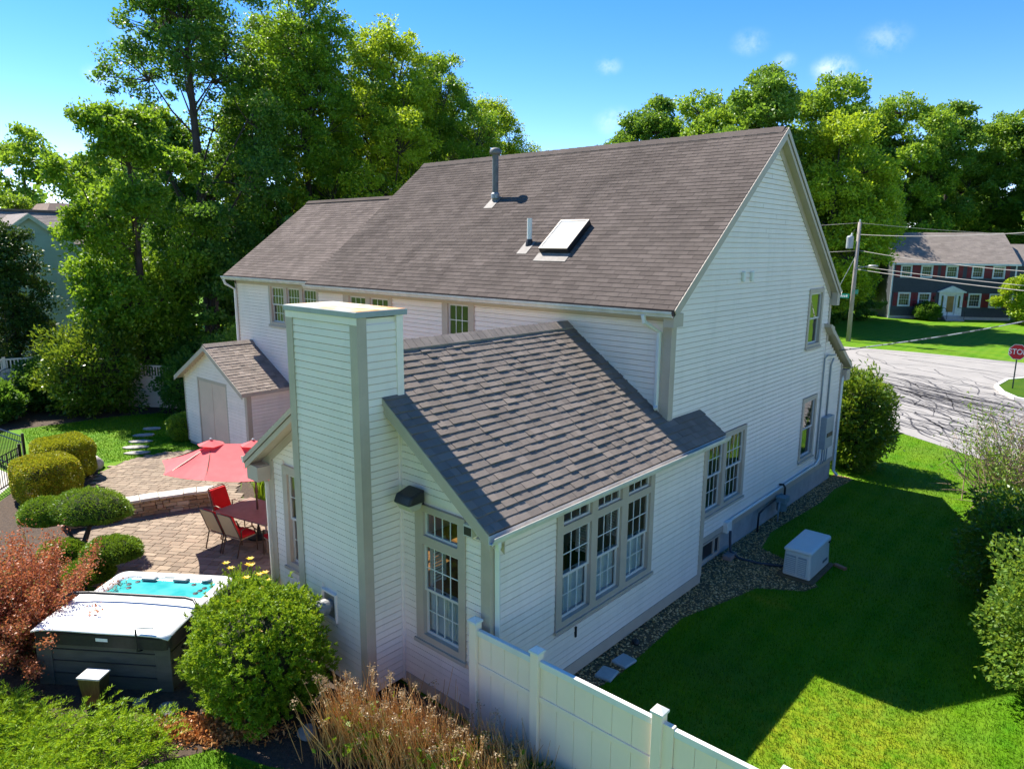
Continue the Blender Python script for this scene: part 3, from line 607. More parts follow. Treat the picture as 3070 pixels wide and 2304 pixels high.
gmo = gm.build('gas_meter', pm('meter paint', (.20, .27, .28), (.15, .2, .21), 6, .5), house, bevel=.012)
MB().tube([(XG + .05, 18.05, .9), (XG + .15, 18.05, .92), (XG + .2, 18.05, .85), (XG + .2, 18.05, .66)], .03, 8).build('pipe', M['blackmetal'], gmo, smooth=True)
MB().tube([(XG + .2, 17.75, .55), (XG + .2, 17.7, .3), (XG + .2, 17.7, -.05)], .022, 8).build('pipe', M['graymetal'], gmo, smooth=True)
MB().tube([(XG + .1, 17.72, .6), (XG + .1, 16.9, .53), (XG + .1, 16.7, .5), (XG + .1, 16.66, .4), (XG + .1, 16.66, -.02)], .025, 8).build('pipe', M['blackmetal'], gmo, smooth=True)
downspout(house, [(XG + .1, 22.5, 3.3), (XG + .07, 22.42, 3.1), (XG + .07, 22.42, .25), (XG + .2, 22.42, .12)])
for yv in (14.9, 15.34): MB(FG).box(yv - .05, yv + .05, -.09, -.017, 6.28, 6.5).build('wall_vent', M['white'], house, bevel=.02)
MB(FSR).box(8.66, 8.7, -.05, -.018, .72, .9).build('hose_bib', M['blackmetal'], house)
# ================================================================== ground, road, patio
def sheet(name, poly, z, mat, **kw):
    me = bpy.data.meshes.new(name); me.from_pydata([(x, y, z) for x, y in poly], [], [tuple(range(len(poly)))]); me.materials.append(mat)
    return tag(link(name, me), **kw)
def grass_mat(name, dry, base=1):
    m, t, n, l, b = nodes(name)
    c = mixc(t, ramp(t, noise(t, .9, 6), .35, .65), (.046 * base, .145 * base, .002), (.092 * base, .175 * base, .002))
    st = n.new('ShaderNodeTexWave'); st.wave_type = 'BANDS'; st.bands_direction = 'X'; st.inputs['Scale'].default_value = .5; st.inputs['Distortion'].default_value = 1.2; st.inputs['Detail'].default_value = 2; st.inputs['Detail Scale'].default_value = .6
    gp_ = n.new('ShaderNodeNewGeometry'); l.new(gp_.outputs['Position'], st.inputs['Vector'])
    c = mixc(t, math2(t, 'MULTIPLY', st.outputs['Fac'], .35), c, (.115 * base, .2 * base, .012))
    c = mixc(t, math2(t, 'MULTIPLY', ramp(t, noise(t, .35, 4), .5, .7), .5), c, (.10 * base, .15 * base, .018))
    # dry, straw-coloured patches where the lawn is thin (south-east corner of the yard)
    g = n.new('ShaderNodeNewGeometry'); sx = n.new('ShaderNodeSeparateXYZ'); l.new(g.outputs['Position'], sx.inputs[0])
    dx = math2(t, 'ABSOLUTE', math2(t, 'ADD', sx.outputs[0], 2.3), 0); dy = math2(t, 'ABSOLUTE', math2(t, 'ADD', sx.outputs[1], -9.7), 0)
    d = math2(t, 'ADD', math2(t, 'MULTIPLY', dx, .45), math2(t, 'MULTIPLY', dy, .42))
    zone = ramp(t, math2(t, 'ADD', d, math2(t, 'MULTIPLY', noise(t, 1.3, 5), -1.2)), .75, -.2)
    ex = math2(t, 'ABSOLUTE', math2(t, 'ADD', sx.outputs[0], 4.95), 0); ey = math2(t, 'ABSOLUTE', math2(t, 'ADD', sx.outputs[1], -13.4), 0)
    z2 = ramp(t, math2(t, 'ADD', math2(t, 'MULTIPLY', ex, 1.2), math2(t, 'MULTIPLY', ey, 2.2)), 1.1, .2)
    zone = math2(t, 'MAXIMUM', zone, z2)
    spot = ramp(t, noise(t, 3.2, 6, .7), .38, .62)
    c = mixc(t, math2(t, 'MULTIPLY', math2(t, 'MULTIPLY', zone, spot), dry), c, (.25, .235, .012))
    rv = rndval(t); hv = n.new('ShaderNodeHueSaturation'); l.new(c, hv.inputs['Color']); l.new(math2(t, 'MULTIPLY_ADD', rv, 1.15), hv.inputs['Value']); hv.inputs['Value'].links[0].from_node.inputs[2].default_value = .48; l.new(hv.outputs[0], b.inputs['Base Color'])
    b.inputs['Roughness'].default_value = .8; b.inputs['Specular IOR Level'].default_value = .12
    bp_ = n.new('ShaderNodeBump'); bp_.inputs['Strength'].default_value = .6; bp_.inputs['Distance'].default_value = .05; l.new(noise(t, 25, 5, .7), bp_.inputs['Height']); l.new(bp_.outputs[0], b.inputs['Normal'])
    return m, t, n, l, b
M['lawn'] = grass_mat('lawn soil and turf', .6, .95)[0]
gb, t, n, l, b = grass_mat('grass blade', .78, 1.45)
tr = n.new('ShaderNodeBsdfTranslucent'); l.new(b.inputs['Base Color'].links[0].from_socket, tr.inputs['Color']); ms = n.new('ShaderNodeMixShader'); ms.inputs[0].default_value = .35
l.new(b.outputs[0], ms.inputs[1]); l.new(tr.outputs[0], ms.inputs[2]); l.new(ms.outputs[0], n['Material Output'].inputs['Surface']); M['blade'] = gb
sheet('ground', [(-900, -900), (900, -900), (900, 900), (-900, 900)], 0, M['lawn'], kind='structure')
M['road'] = pm('worn asphalt', (.315, .295, .275), (.265, .25, .235), .6, .9, .35, 90, spec=.15, grime=.2, grime_c=(.2, .19, .18))
M['tar'] = pm('crack sealer', (.06, .055, .058), (.09, .085, .085), 3, .6)
ROAD = [(-110, 47.4), (-40, 47), (-26, 43.8), (-15, 36.9), (-9.5, 32.3), (-7.09, 30.47), (-5.15, 29.19), (-4.47, 28.72), (12, 17.5), (30, 5), (36, 14), (10, 31.2), (-3.2, 40.3), (-3.97, 40.67), (-4.69, 41.97), (-5.18, 43.67), (-5.03, 46.19), (-4.4, 47.43), (0, 48), (110, 48), (110, 54.7), (-5.2, 54.7), (-11.5, 55), (-15.8, 54.5), (-110, 54.5)]
road = sheet('road', ROAD, .006, M['road'], kind='structure')
tp = MB(); rng = random.Random(4); cnt = 0
def ribbon(p, ang, ln, wd, wig):
    pts = []; a = ang
    for i in range(int(ln / .35)):
        pts.append(p); a += rng.gauss(0, wig); a += (ang - a) * .25; p = (p[0] + .35 * math.cos(a), p[1] + .35 * math.sin(a))
    pts = [q for q in pts if inpoly(np.array([q]), ROAD)[0]]
    if len(pts) < 3: return
    vs = []
    for i, q in enumerate(pts):
        d = Vector((pts[min(i + 1, len(pts) - 1)][0] - pts[max(i - 1, 0)][0], pts[min(i + 1, len(pts) - 1)][1] - pts[max(i - 1, 0)][1], 0)).normalized(); s = Vector((-d.y, d.x, 0)) * wd * rng.uniform(.6, 1.3) / 2
        vs += [Vector((*q, .0105)) + s, Vector((*q, .0105)) - s]
    tp.add(vs, [(2 * i, 2 * i + 1, 2 * i + 3, 2 * i + 2) for i in range(len(pts) - 1)])
for i in range(150):
    f_ = rng.random(); ribbon((-11.5 + f_ * 6 + rng.uniform(-2, 2), 42.5 - f_ * 6 + rng.gauss(0, 2.3)), R(-36 + rng.uniform(-12, 12)), rng.uniform(3, 9), rng.uniform(.04, .085), .3)
for i in range(14): ribbon((-8.5 + rng.uniform(0, 3), 31.0 + rng.uniform(0, 3.5)), R(rng.uniform(-50, 20)), rng.uniform(3, 6), .08, .3)
for i in range(16): ribbon((rng.uniform(-16, -2), rng.uniform(45, 54)), R(rng.choice((-15, 3, 170, -70))), rng.uniform(4, 12), .06, .25)
tp.build('tar_seal', M['tar'], road)
# kerbed island by the stop sign
ISL = [(10, 31.2), (-3.2, 40.3), (-3.97, 40.67), (-4.69, 41.97), (-5.18, 43.67), (-5.03, 46.19), (-4.4, 47.43), (0, 48), (110, 48), (110, 40), (36, 14)]
isl = MB(); isl.prism([(x, y, 0) for x, y in ISL], (0, 0, .13)); tag(isl.build('verge', M['lawn']), kind='structure')
kb = MB()
kp = [Vector((x, y, 0)) for x, y in ISL[:8]]
for a_, b_ in zip(kp, kp[1:]):
    d = (b_ - a_).normalized(); s = Vector((-d.y, d.x, 0)) * .09; up = Vector((0, 0, .15))
    kb.hexa([a_ - s, b_ - s, b_ + s, a_ + s, a_ - s + up, b_ - s + up, b_ + s + up, a_ + s + up])
tag(kb.build('kerb', pm('pale granite kerb', (.62, .60, .57), (.5, .48, .46), 5, .8, .2)), kind='structure')
# gravel bed
GRAV = [(-6.3, 8.2), (-5.8, 8.6), (-5.72, 9.22), (-5.76, 9.79), (-5.84, 11.62), (-5.5, 12.83), (-5.29, 13.75), (-4.49, 14.3), (-4.35, 14.7), (-5.0, 15.4), (-6.03, 15.8), (-6.25, 16.9), (-6.15, 18.5), (-6.05, 20), (-6.15, 21.3), (-6.0, 22.75), (-6.62, 22.9), (-6.62, 13.05), (-6.3, 13.05)]
M['gravel'] = pm('gravel bed', (.2, .12, .055), (.13, .08, .04), 9, .95, .8, 40)
gv = sheet('gravel_bed', GRAV, .004, M['gravel'], kind='structure')
rg = np.random.default_rng(5)
P = np.column_stack([rg.uniform(-6.7, -4.2, 26000), rg.uniform(8.1, 23, 26000)]); P = P[inpoly(P, GRAV)]; P = P[rg.random(len(P)) < .8]
n_ = len(P); oc = np.array([(1, 0, 0), (0, 1, 0), (-1, 0, 0), (0, -1, 0), (0, 0, 1), (0, 0, -1)], float)
fc = np.array([(0, 1, 4), (1, 2, 4), (2, 3, 4), (3, 0, 4), (1, 0, 5), (2, 1, 5), (3, 2, 5), (0, 3, 5)])
an = rg.uniform(0, 6.28, n_); sc_ = rg.uniform(.012, .03, (n_, 1)) * rg.uniform(.6, 1.2, (n_, 3)) * np.array([1, 1, .6])
V = oc[None] * sc_[:, None] * rg.uniform(.75, 1.25, (n_, 6, 1)); c_, s_ = np.cos(an)[:, None], np.sin(an)[:, None]
V = np.stack([V[..., 0] * c_ - V[..., 1] * s_, V[..., 0] * s_ + V[..., 1] * c_, V[..., 2]], -1); V[..., 0] += P[:, :1]; V[..., 1] += P[:, 1:]; V[..., 2] += .008 + rg.uniform(0, .015, (n_, 1))
M['pebble'] = pm('river pebble', (.72, .40, .14), (.42, .24, .09), 30, .8, rnd=1.2, c3=(.74, .5, .26))
tag(link('pebble', npmesh('pebble', V.reshape(-1, 3), (fc[None] + 6 * np.arange(n_)[:, None, None]).reshape(-1, 3), np.repeat(rg.random(n_), 8)), M['pebble'], gv), kind='stuff')
# mulch beds
M['mulch'] = pm('bark mulch', (.045, .03, .02), (.085, .055, .035), 14, .95, 1.0, 30)
BEDS = {'planting_bed': [(-13.6, 1.0), (-9.9, 1.9), (-9.25, 3.3), (-8.95, 3.9), (-8.1, 4.2), (-6.9, 4.9), (-5.3, 5.8), (-4.9, 6.5), (-6.3, 6.64), (-12.0, 6.64), (-12.25, 6.2), (-15.6, 4.2), (-17.2, 3.2)],
        'shrub_bed': [(-15.5, 4.35), (-18.8, 5.2), (-19.6, 6.2), (-22.8, 6.9), (-23.6, 7.3), (-24.5, 7.5), (-25.6, 6.6), (-24.6, 5.9), (-22.4, 4.25), (-20.3, 3.2), (-16.5, 2.6)],
        'shade_bed': [(-40, 4), (-31.5, 6.5), (-31.2, 8.6), (-31.0, 10.2), (-30.2, 12.0), (-26, 12.6), (-24.1, 12.2), (-24, 19), (-40, 19)],
        'side_bed': [(-19.6, 9.9), (-18.55, 9.3), (-17.4, 9.0), (-15.5, 9.9), (-12.05, 10.2), (-12.05, 11.9), (-20.4, 11.9)]}
for k_, p_ in BEDS.items(): sheet(k_, p_, .004, M['mulch'], kind='structure')
# patio pavers
PATIO = [(-12.05, 6.9), (-12.9, 6.0), (-14.0, 4.9), (-15.5, 4.45), (-18.7, 5.2), (-19.7, 6.4), (-22.86, 6.93), (-23.53, 7.33), (-24.19, 8.24), (-24.3, 9.6), (-23.7, 10.5), (-22.8, 10.72), (-20.5, 10.72), (-20.3, 10.9), (-19.4, 9.76), (-18.45, 9.25), (-17.4, 8.95), (-15.5, 9.8), (-12.05, 10.1)]
M['joint'] = pm('joint sand', (.07, .052, .038), None, 9, .95)
patio = sheet('patio', PATIO, .005, M['joint'], kind='structure')
M['paver'] = pm('concrete paver', (.235, .172, .12), (.185, .136, .095), 3, .85, .3, 70, rnd=.34, c3=(.27, .205, .145), grime=.25, grime_c=(.17, .13, .095))
rng = random.Random(8); it_ = []; an = R(33); ca, sa = math.cos(an), math.sin(an); v = -14
while v < 14:
    rowh = rng.choice((.15, .2, .2)); u = -14 + rng.uniform(0, .3)
    while u < 14:
        wd = rng.choice((.2, .3, .3, .4)); cu, cv = u + wd / 2, v + rowh / 2; x, y = -18 + cu * ca - cv * sa, 7.5 + cu * sa + cv * ca
        it_.append((x, y, wd, rowh)); u += wd
    v += rowh
ins = inpoly(np.array([(a, b) for a, b, _, _ in it_]), PATIO); it_ = [q for q, k_ in zip(it_, ins) if k_]
it_.sort(key=lambda q: math.hypot(q[0], q[1]) + (3 if q[0] > -14.2 and q[1] > 6.2 else 0))
me = bpy.data.meshes.new('paver'); q = MB(); q.box(-.5, .5, -.5, .5, 0, 1)
me.from_pydata([tuple(a) for a in q.v], [], q.f[1:]); me.materials.append(M['paver']); rest = MB(); rest.r = 0
for i, (x, y, wd, rh) in enumerate(it_):
    hz_ = .03 + rng.uniform(-.003, .003)
    if i < 300:
        ob = bpy.data.objects.new('paver', me); COL.objects.link(ob); ob.parent = patio; ob.location = (x, y, .002); ob.rotation_euler = (rng.uniform(-.006, .006), rng.uniform(-.006, .006), an + rng.uniform(-.008, .008)); ob.scale = (wd - .016, rh - .016, hz_)
    else:
        rest.r = rng.random(); rest.obox((x, y, .002 + hz_ / 2), wd / 2 - .008, rh / 2 - .008, hz_ / 2, 33)
tag(rest.build('paver', M['paver'], patio), kind='stuff')

# ================================================================== shed
shed = thing('garden_shed', 'small white clapboard shed with double doors behind the patio', 'shed', (-22.8, 10.75, 0))
sx0, sx1, sy0, sy1, sz = -24.97, -20.6, 10.75, 12.22, 2.55; sm = (sx0 + sx1) / 2; sap = 3.72; ssl = (sap - sz) / (sm - sx0)
tops = [(sx0, sz), (sm, sap), (sx1, sz)]; DR = (-23.84, -21.92, .12, 2.43)
FSH = FR(0, sy0, 0, 0); SB2 = BOARD
w_ = MB(FSH); w_.holes(sx0, sx1, .1, [(sx0, sz - .1), (sm, sap - .1), (sx1, sz - .1)], [DR], .001, .08); sw_ = w_.build('front_wall', M['siding'], shed)
boards(sw_, FSH, seg_boards(sx0 + .1, sx1 - .12, .16, [(sx0, sz - .1), (sm, sap - .1), (sx1, sz - .1)], [(DR[0] - .08, DR[1] + .08, 0, DR[3] + .1)]))
w_ = MB(FR(sx1, 0, 0, 90)); w_.holes(sy0 + .002, sy1, .1, sz - .02, [], .001, .08); sw_ = w_.build('side_wall', M['siding'], shed); boards(sw_, FR(sx1, 0, 0, 90), seg_boards(sy0 + .13, sy1, .16, sz - .05, []))
w_ = MB(FR(sx0, 0, 0, -90)); w_.holes(-sy1, -sy0 - .002, .1, sz - .02, [], .001, .08); w_.build('side_wall', M['siding'], shed)
MB().box(sx0 + .03, sx1 - .03, sy0 + .03, sy1, -.02, .15).build('base', M['concrete'], shed)
k = MB(FSH); k.holes(DR[0] - .08, DR[1] + .08, .1, DR[3] + .1, [(DR[0], DR[1], 0, DR[3])], -.028, 0); k.build('door_frame', M['trim'], shed)
M['doorp'] = pm('door paint', (.66, .50, .39), (.6, .46, .36), 2, .6)
mid = (DR[0] + DR[1]) / 2
for a, b in ((DR[0] + .006, mid - .012), (mid + .012, DR[1] - .006)): do = MB(FSH).box(a, b, -.012, .03, .13, DR[3] - .006).build('door', M['doorp'], shed, bevel=.006)
MB().lathe([(.02, 0), (.035, .02), (.03, .05), (.01, .06)], (0, 0, 0), 12).build('handle', M['blackmetal'], do).matrix_local = Matrix.Translation(Vector((mid - .06, sy0 - .013, 1.17)) - org(shed)) @ Matrix.Rotation(R(90), 4, 'X')
for a in (sx0, sx1 - .13): MB(FSH).box(a - .002, a + .132, -.026, 0, .12, sz - .06).build('corner_board', M['trim'], shed)
MB().box(sx1, sx1 + .024, sy0 - .024, sy0 + .13, .12, sz - .04).build('corner_board', M['trim'], shed)
MB().box(sx1 + .001, sx1 + .02, sy0 + .131, sy1, sz - .2, sz - .04).build('frieze_board', M['trim'], shed)
r = MB(); ov = .2; ex0, ex1 = sx0 - ov, sx1 + ov; ez = sz - ov * ssl
for x0 in (ex0, ex1): r.hexa([(x0, sy0 - .25, ez - .1), (sm, sy0 - .25, sap - .1), (sm, sy1, sap - .1), (x0, sy1, ez - .1), (x0, sy0 - .25, ez), (sm, sy0 - .25, sap), (sm, sy1, sap), (x0, sy1, ez)])
sr = r.build('roof', M['trim'], shed); ll = math.hypot(ex1 - sm, sap - ez)
M['roof3'] = pm('shed shingle', (.25, .2, .165), (.2, .165, .14), 3, .9, .5, 140, spec=.2, rnd=.3, c3=(.3, .245, .205))
shingles(sr, FA((ex1, sy0 - .26, ez), (0, 1, 0), (-(ex1 - sm), 0, sap - ez), (sap - ez, 0, ex1 - sm)), sy1 - sy0 + .26, ll, .142, .3, M['roof3'], n_obj=220, laminated=True, t=.015, seed=21)
shingles(sr, FA((ex0, sy1, ez), (0, -1, 0), (sm - ex0, 0, sap - ez), (-(sap - ez), 0, sm - ex0)), sy1 - sy0 + .26, ll, .142, .3, M['roof3'], laminated=True, t=.013, seed=22)
y = sy0 - .26
while y < sy1 - .2:
    ob = bpy.data.objects.new('ridge_cap', rcs); COL.objects.link(ob); ob.parent = sr; ob.location = Vector((sm, y, sap + .01)) - org(shed); ob.scale = (.9, 1, .8); y += .165
for x0 in (ex0, ex1): MB().hexa([(x0, sy0 - .275, ez - .16), (sm, sy0 - .275, sap - .16), (sm, sy0 - .252, sap - .16), (x0, sy0 - .252, ez - .16), (x0, sy0 - .275, ez - .005), (sm, sy0 - .275, sap - .005), (sm, sy0 - .252, sap - .005), (x0, sy0 - .252, ez - .005)]).build('rake_board', M['trim'], shed)

# ================================================================== white vinyl fence by the sunroom
M['vinyl'] = pm('vinyl fence', (.92, .74, .59), (.88, .71, .57), 1.5, .4, grime=.12, grime_c=(.5, .46, .36))
fence = thing('vinyl_fence', 'white vinyl privacy fence running from the sunroom corner to the lawn', 'fence', (-4.3, 6.5, 0))
FX = [-6.40, -5.28, -3.48]; FY = 6.49
def fpost(par, x, top=1.9):
    p_ = MB().box(x - .065, x + .065, FY - .065, FY + .065, -.1, top - .05).build('post', M['vinyl'], par, bevel=.006)
    c = MB(); c.box(x - .08, x + .08, FY - .08, FY + .08, top - .05, top - .02); c.add([(x - .08, FY - .08, top - .019), (x + .08, FY - .08, top - .019), (x + .08, FY + .08, top - .019), (x - .08, FY + .08, top - .019), (x, FY, top + .035)], [(0, 1, 4), (1, 2, 4), (2, 3, 4), (3, 0, 4)]); c.build('post_cap', M['white'], p_)
for x in FX: fpost(fence, x)
def fpanel(par, a, b, top=1.76):
    MB().box(a, b, FY - .03, FY + .03, top - .09, top).build('top_rail', M['white'], par, bevel=.006); MB().box(a, b, FY - .028, FY + .028, 1.17, 1.25).build('mid_rail', M['vinyl'], par, bevel=.005); MB().box(a, b, FY - .03, FY + .03, .06, .16).build('bottom_rail', M['vinyl'], par)
    n_ = max(1, round((b - a) / .28)); wd = (b - a) / n_
    for i in range(n_):
        MB().box(a + i * wd + .002, a + (i + 1) * wd - .002, FY - .012, FY + .012, 1.2501, top - .091).build('board', M['vinyl'], par, bevel=.004, seg=1); MB().box(a + i * wd + .002, a + (i + 1) * wd - .002, FY - .012, FY + .012, .161, 1.1699).build('board', M['vinyl'], par, bevel=.004, seg=1)
fpanel(fence, FX[0] + .066, FX[1] - .066); fpanel(fence, FX[1] + .066, FX[2] - .066)
gate = thing('vinyl_gate', 'white vinyl gate with black latch hung from the last fence post', 'gate', (-2.8, 6.5, 0))
fpanel(gate, FX[2] + .2, -2.26, 1.74)
for x in (FX[2] + .13, -2.19): MB().box(x - .07, x + .07, FY - .035, FY + .035, .06, 1.76).build('upright', M['vinyl'], gate, bevel=.006)
MB().box(FX[2] + .06, FX[2] + .16, FY - .075, FY - .04, .98, 1.12).build('latch', M['black'], gate, bevel=.01); MB().box(FX[2] + .1, FX[2] + .22, FY - .06, FY - .041, .9, .94).build('latch', M['black'], gate)
gp = thing('gate_post', 'white square gate post with flat cap at the far end of the gate', 'post', (-2.05, 6.5, 0)); fpost(gp, -2.03)
# two utility covers by the gravel
for i, (cx_, cy_, a, lb) in enumerate(((-5.87, 9.06, 8, 'pale square concrete paver in the gravel, the one nearer the fence'), (-5.86, 9.57, -5, 'pale square concrete paver in the gravel, the one farther from the fence'))):
    m_ = MB(FR(cx_, cy_, 0, a)); m_.box(-.15, .15, -.17, .17, .005, .06)
    pv = tag(m_.build('stepping_paver', pm('pale paver %d' % i, (.42, .43, .42), (.36, .37, .36), 8, .85, .25, 60), bevel=.02), lb, 'paver', 'pavers in the gravel')
# ================================================================== standby generator
gen = thing('generator', 'pale grey standby generator with louvred end on the gravel', 'generator', (-4.83, 15.3, 0))
M['gen'] = pm('powder coat', (.66, .65, .61), (.6, .59, .56), 2, .5, .05, 120, grime=.15, grime_c=(.4, .4, .38))
gx0, gx1, gy0, gy1 = -5.11, -4.56, 14.72, 15.92
MB().box(gx0 - .12, gx1 + .12, gy0 - .12, gy1 + .1, .006, .05).build('pad', M['gravel'], gen, bevel=.02)
MB().hexa([(gx0 - .02, gy0 - .02, .051), (gx1 + .02, gy0 - .02, .051), (gx1 + .02, gy1 + .02, .051), (gx0 - .02, gy1 + .02, .051), (gx0, gy0, .62), (gx1, gy0, .62), (gx1, gy1, .62), (gx0, gy1, .62)]).build('body', M['gen'], gen, bevel=.04, seg=3)
MB().add([(gx0 - .03, gy0 - .03, .60), (gx1 + .03, gy0 - .03, .60), (gx1 + .03, gy1 + .03, .60), (gx0 - .03, gy1 + .03, .60), (gx0 - .02, gy0 - .02, .69), (gx1 + .02, gy0 - .02, .69), (gx1 + .02, gy1 + .02, .72), (gx0 - .02, gy1 + .02, .72)], [(0, 3, 2, 1), (4, 5, 6, 7), (0, 1, 5, 4), (1, 2, 6, 5), (2, 3, 7, 6), (3, 0, 4, 7)]).build('lid', M['gen'], gen, bevel=.05, seg=4)
for c0, c1 in ((gx0 + .04, (gx0 + gx1) / 2 - .03), ((gx0 + gx1) / 2 + .03, gx1 - .08)):
    MB().box(c0 - .005, c1 + .005, gy0 - .023, gy0 - .008, .12, .53).build('louver_panel', M['graymetal'], gen)
    for i in range(9):
        z = .14 + i * .042; d_ = gy0 - .02 + (z - .05) * .02 / .57
        MB().hexa([(c0, d_ - .03, z), (c1, d_ - .03, z), (c1, d_ + .01, z + .004), (c0, d_ + .01, z + .004), (c0, d_ - .03, z + .012), (c1, d_ - .03, z + .012), (c1, d_ + .01, z + .026), (c0, d_ + .01, z + .026)]).build('louver', M['gen'], gen)
MB().box(gx1 + .012, gx1 + .024, gy1 - .42, gy1 - .14, .2, .25).build('nameplate', pm('name decal', (.1, .13, .16), None, 4, .5), gen)
MB().box(gx1 + .01, gx1 + .036, gy1 - .12, gy1 - .06, .58, .63).build('latch', M['black'], gen)
tag(MB().tube([(XG + .16, 14.9, .6), (XG + .17, 14.9, .35), (XG + .22, 14.85, .14), (XG + .45, 14.8, .05), (XG + .9, 14.9, .035), (gx0 - .15, 15.05, .06), (gx0 - .02, 15.1, .12)], .03, 10).build('cable_conduit', pm('blue-black conduit', (.035, .04, .055), None, 4, .45), smooth=True), 'dark flexible conduit curving from wall box to generator', 'conduit')
br = MB(FR(-6.35, 14.75, 0, 4)); br.box(-.1, .1, -.2, .2, .02, .12); tag(br.build('brick_block', pm('red block', (.32, .22, .19), None, 6, .85, .2), bevel=.012), 'pinkish block lying against the basement window', 'block')
br = MB(FR(-4.3, 15.95, 0, -20)); br.box(-.14, .14, -.05, .05, .005, .07); tag(br.build('brick', pm('orange brick', (.38, .17, .09), None, 6, .85, .2), bevel=.012), 'orange brick lying on the lawn behind the generator', 'brick')
rk = MB(); rk.blob((-6.02, 9.2 + 1.0, .05), .08, .07, .06); tag(rk.build('drain_cap', M['black'], smooth=True), 'small black cap poking out of the gravel strip', 'cap')
# ================================================================== street side: stop sign, poles, grey house
st = thing('stop_sign', 'red octagonal stop sign on a thin post at the kerb', 'sign', (-4.43, 43.2, .13))
FST = FR(-4.43, 43.2, .13, 5)
MB(FST).box(-.03, .03, .0, .03, 0, 2.1).build('post', pm('sign post', (.06, .075, .06), None, 4, .6), st)
def octo(r_): return [(r_ * math.cos(R(22.5 + 45 * i)), r_ * math.sin(R(22.5 + 45 * i))) for i in range(8)]
pl = MB(FST).prism([(x, -.004, 1.86 + z) for x, z in octo(.41)], (0, -.006, 0)).build('plate', pm('sign white', (.8, .8, .78), None, 4, .4), st)
MB(FST).prism([(x, -.0105, 1.86 + z) for x, z in octo(.385)], (0, -.002, 0)).build('red_face', pm('sign red', (.55, .012, .02), None, 4, .4), pl)
def letters(name, text, size, mat, parent, Mx):
    cu = bpy.data.curves.new(name, 'FONT'); cu.body = text; cu.size = size; cu.align_x = 'CENTER'; cu.align_y = 'CENTER'; cu.extrude = .001; cu.offset = .004
    o = bpy.data.objects.new(name + '_source', cu); COL.objects.link(o); dg = bpy.context.evaluated_depsgraph_get(); me = bpy.data.meshes.new_from_object(o.evaluated_get(dg)); bpy.data.objects.remove(o)
    ob = link(name, me, mat, parent); ob.matrix_local = Matrix.Translation(-org(parent)) @ Mx
    return ob
letters('lettering', 'STOP', .37, pl.data.materials[0], pl, FST @ Matrix.Translation((0, -.0135, 1.86)) @ Matrix.Rotation(R(90), 4, 'X') @ Matrix.Diagonal((.85, 1.05, 1, 1)))
# utility poles
M['pole'] = pm('weathered pole wood', (.33, .29, .25), (.25, .22, .19), 8, .85, .4, 40, stretch=(1, 1, .2))
pole = thing('utility_pole', 'weathered wooden utility pole with transformer and street signs across the road', 'utility pole', (-16.7, 57.9, 0))
PX, PY = -16.7, 57.9
MB().tube([(PX, PY, -.2), (PX, PY, 8.95)], [.17, .12], 12).build('pole', M['pole'], pole, smooth=True)
tf = MB().lathe([(.02, 0), (.24, .02), (.25, .1), (.25, .85), (.2, .93), (.05, .98)], (PX - .5, PY - .25, 7.0), 16).build('transformer', M['graymetal'], pole)
MB().tube([(PX - .45, PY - .2, 7.98), (PX - .4, PY - .2, 8.15)], .06, 8).build('bushing', M['white'], tf); MB().tube([(PX - .4, PY - .2, 8.15), (PX - .25, PY - .1, 8.4), (PX, PY, 8.3)], .02, 6).build('lead', M['black'], tf)
MB().tube([(PX, PY, 8.95), (PX, PY, 9.15)], .04, 8).build('insulator', M['white'], pole)
MB().tube([(PX, PY - .1, 5.5), (PX + .9, PY + .2, 5.75)], .03, 6).build('lamp_arm', M['metal'], pole)
MB().blob((PX + 1.15, PY + .25, 5.74), .38, .14, .1, noise=.02).build('street_lamp', M['metal'], pole, smooth=True)
sgm = pm('sign green', (.0, .22, .15), None, 4, .4); swm = pl.data.materials[0]
s1 = MB(FR(PX, PY - .2, 0, -12)).box(-1.45, -.2, -.02, 0, 3.28, 3.62).build('street_sign', sgm, pole)
for q_ in range(7): MB(FR(PX, PY - .2, 0, -12)).box(-1.32 + q_ * .15, -1.24 + q_ * .15, -.026, -.021, 3.36, 3.5 + .05 * (q_ % 3 == 0)).build('lettering', swm, s1)
MB(FR(PX, PY - .2, 0, 60)).box(.05, .55, -.02, 0, 3.62, 3.95).build('street_sign', sgm, pole)
gw_ = thing('guy_wire', 'guy wire with yellow guard beside the utility pole', 'wire', (-19.2, 57.0, 0))
MB().tube([(PX, PY, 6.6), (-19.2, 57.0, 0)], .02, 6).build('cable', M['graymetal'], gw_); MB().tube([(-18.45, 57.27, 2.0), (-19.2, 57.0, .05)], .06, 8).build('guard', pm('guard yellow', (.6, .45, .02), None, 3, .5), gw_)
p2_ = thing('utility_pole', 'utility pole with grey transformer at the right edge of the photo', 'utility pole', (-6.9, 75.5, 0))
MB().tube([(-6.9, 75.5, -.2), (-6.9, 75.5, 9)], [.17, .12], 10).build('pole', M['pole'], p2_, smooth=True)
MB().lathe([(.02, 0), (.24, .02), (.25, .1), (.25, .85), (.2, .93), (.05, .98)], (-7.75, 75.2, 5.5), 14).build('transformer', M['graymetal'], p2_)
MB().tube([(-7.75, 75.2, 6.3), (-6.9, 75.5, 6.3)], .04, 6).build('bracket', M['metal'], p2_)
M['wire'] = pm('cable sheath', (.36, .33, .3), (.28, .26, .24), 3, .6)
def wire(a, b, sag, r_, label, mat=None, k=28):
    a, b = Vector(a), Vector(b); pts = [a.lerp(b, i / k) - Vector((0, 0, sag * 4 * (i / k) * (1 - i / k))) for i in range(k + 1)]
    tag(MB().tube(pts, r_, 5).build('overhead_wire', mat or M['wire'], smooth=True), label, 'wire', 'overhead wires along the road')
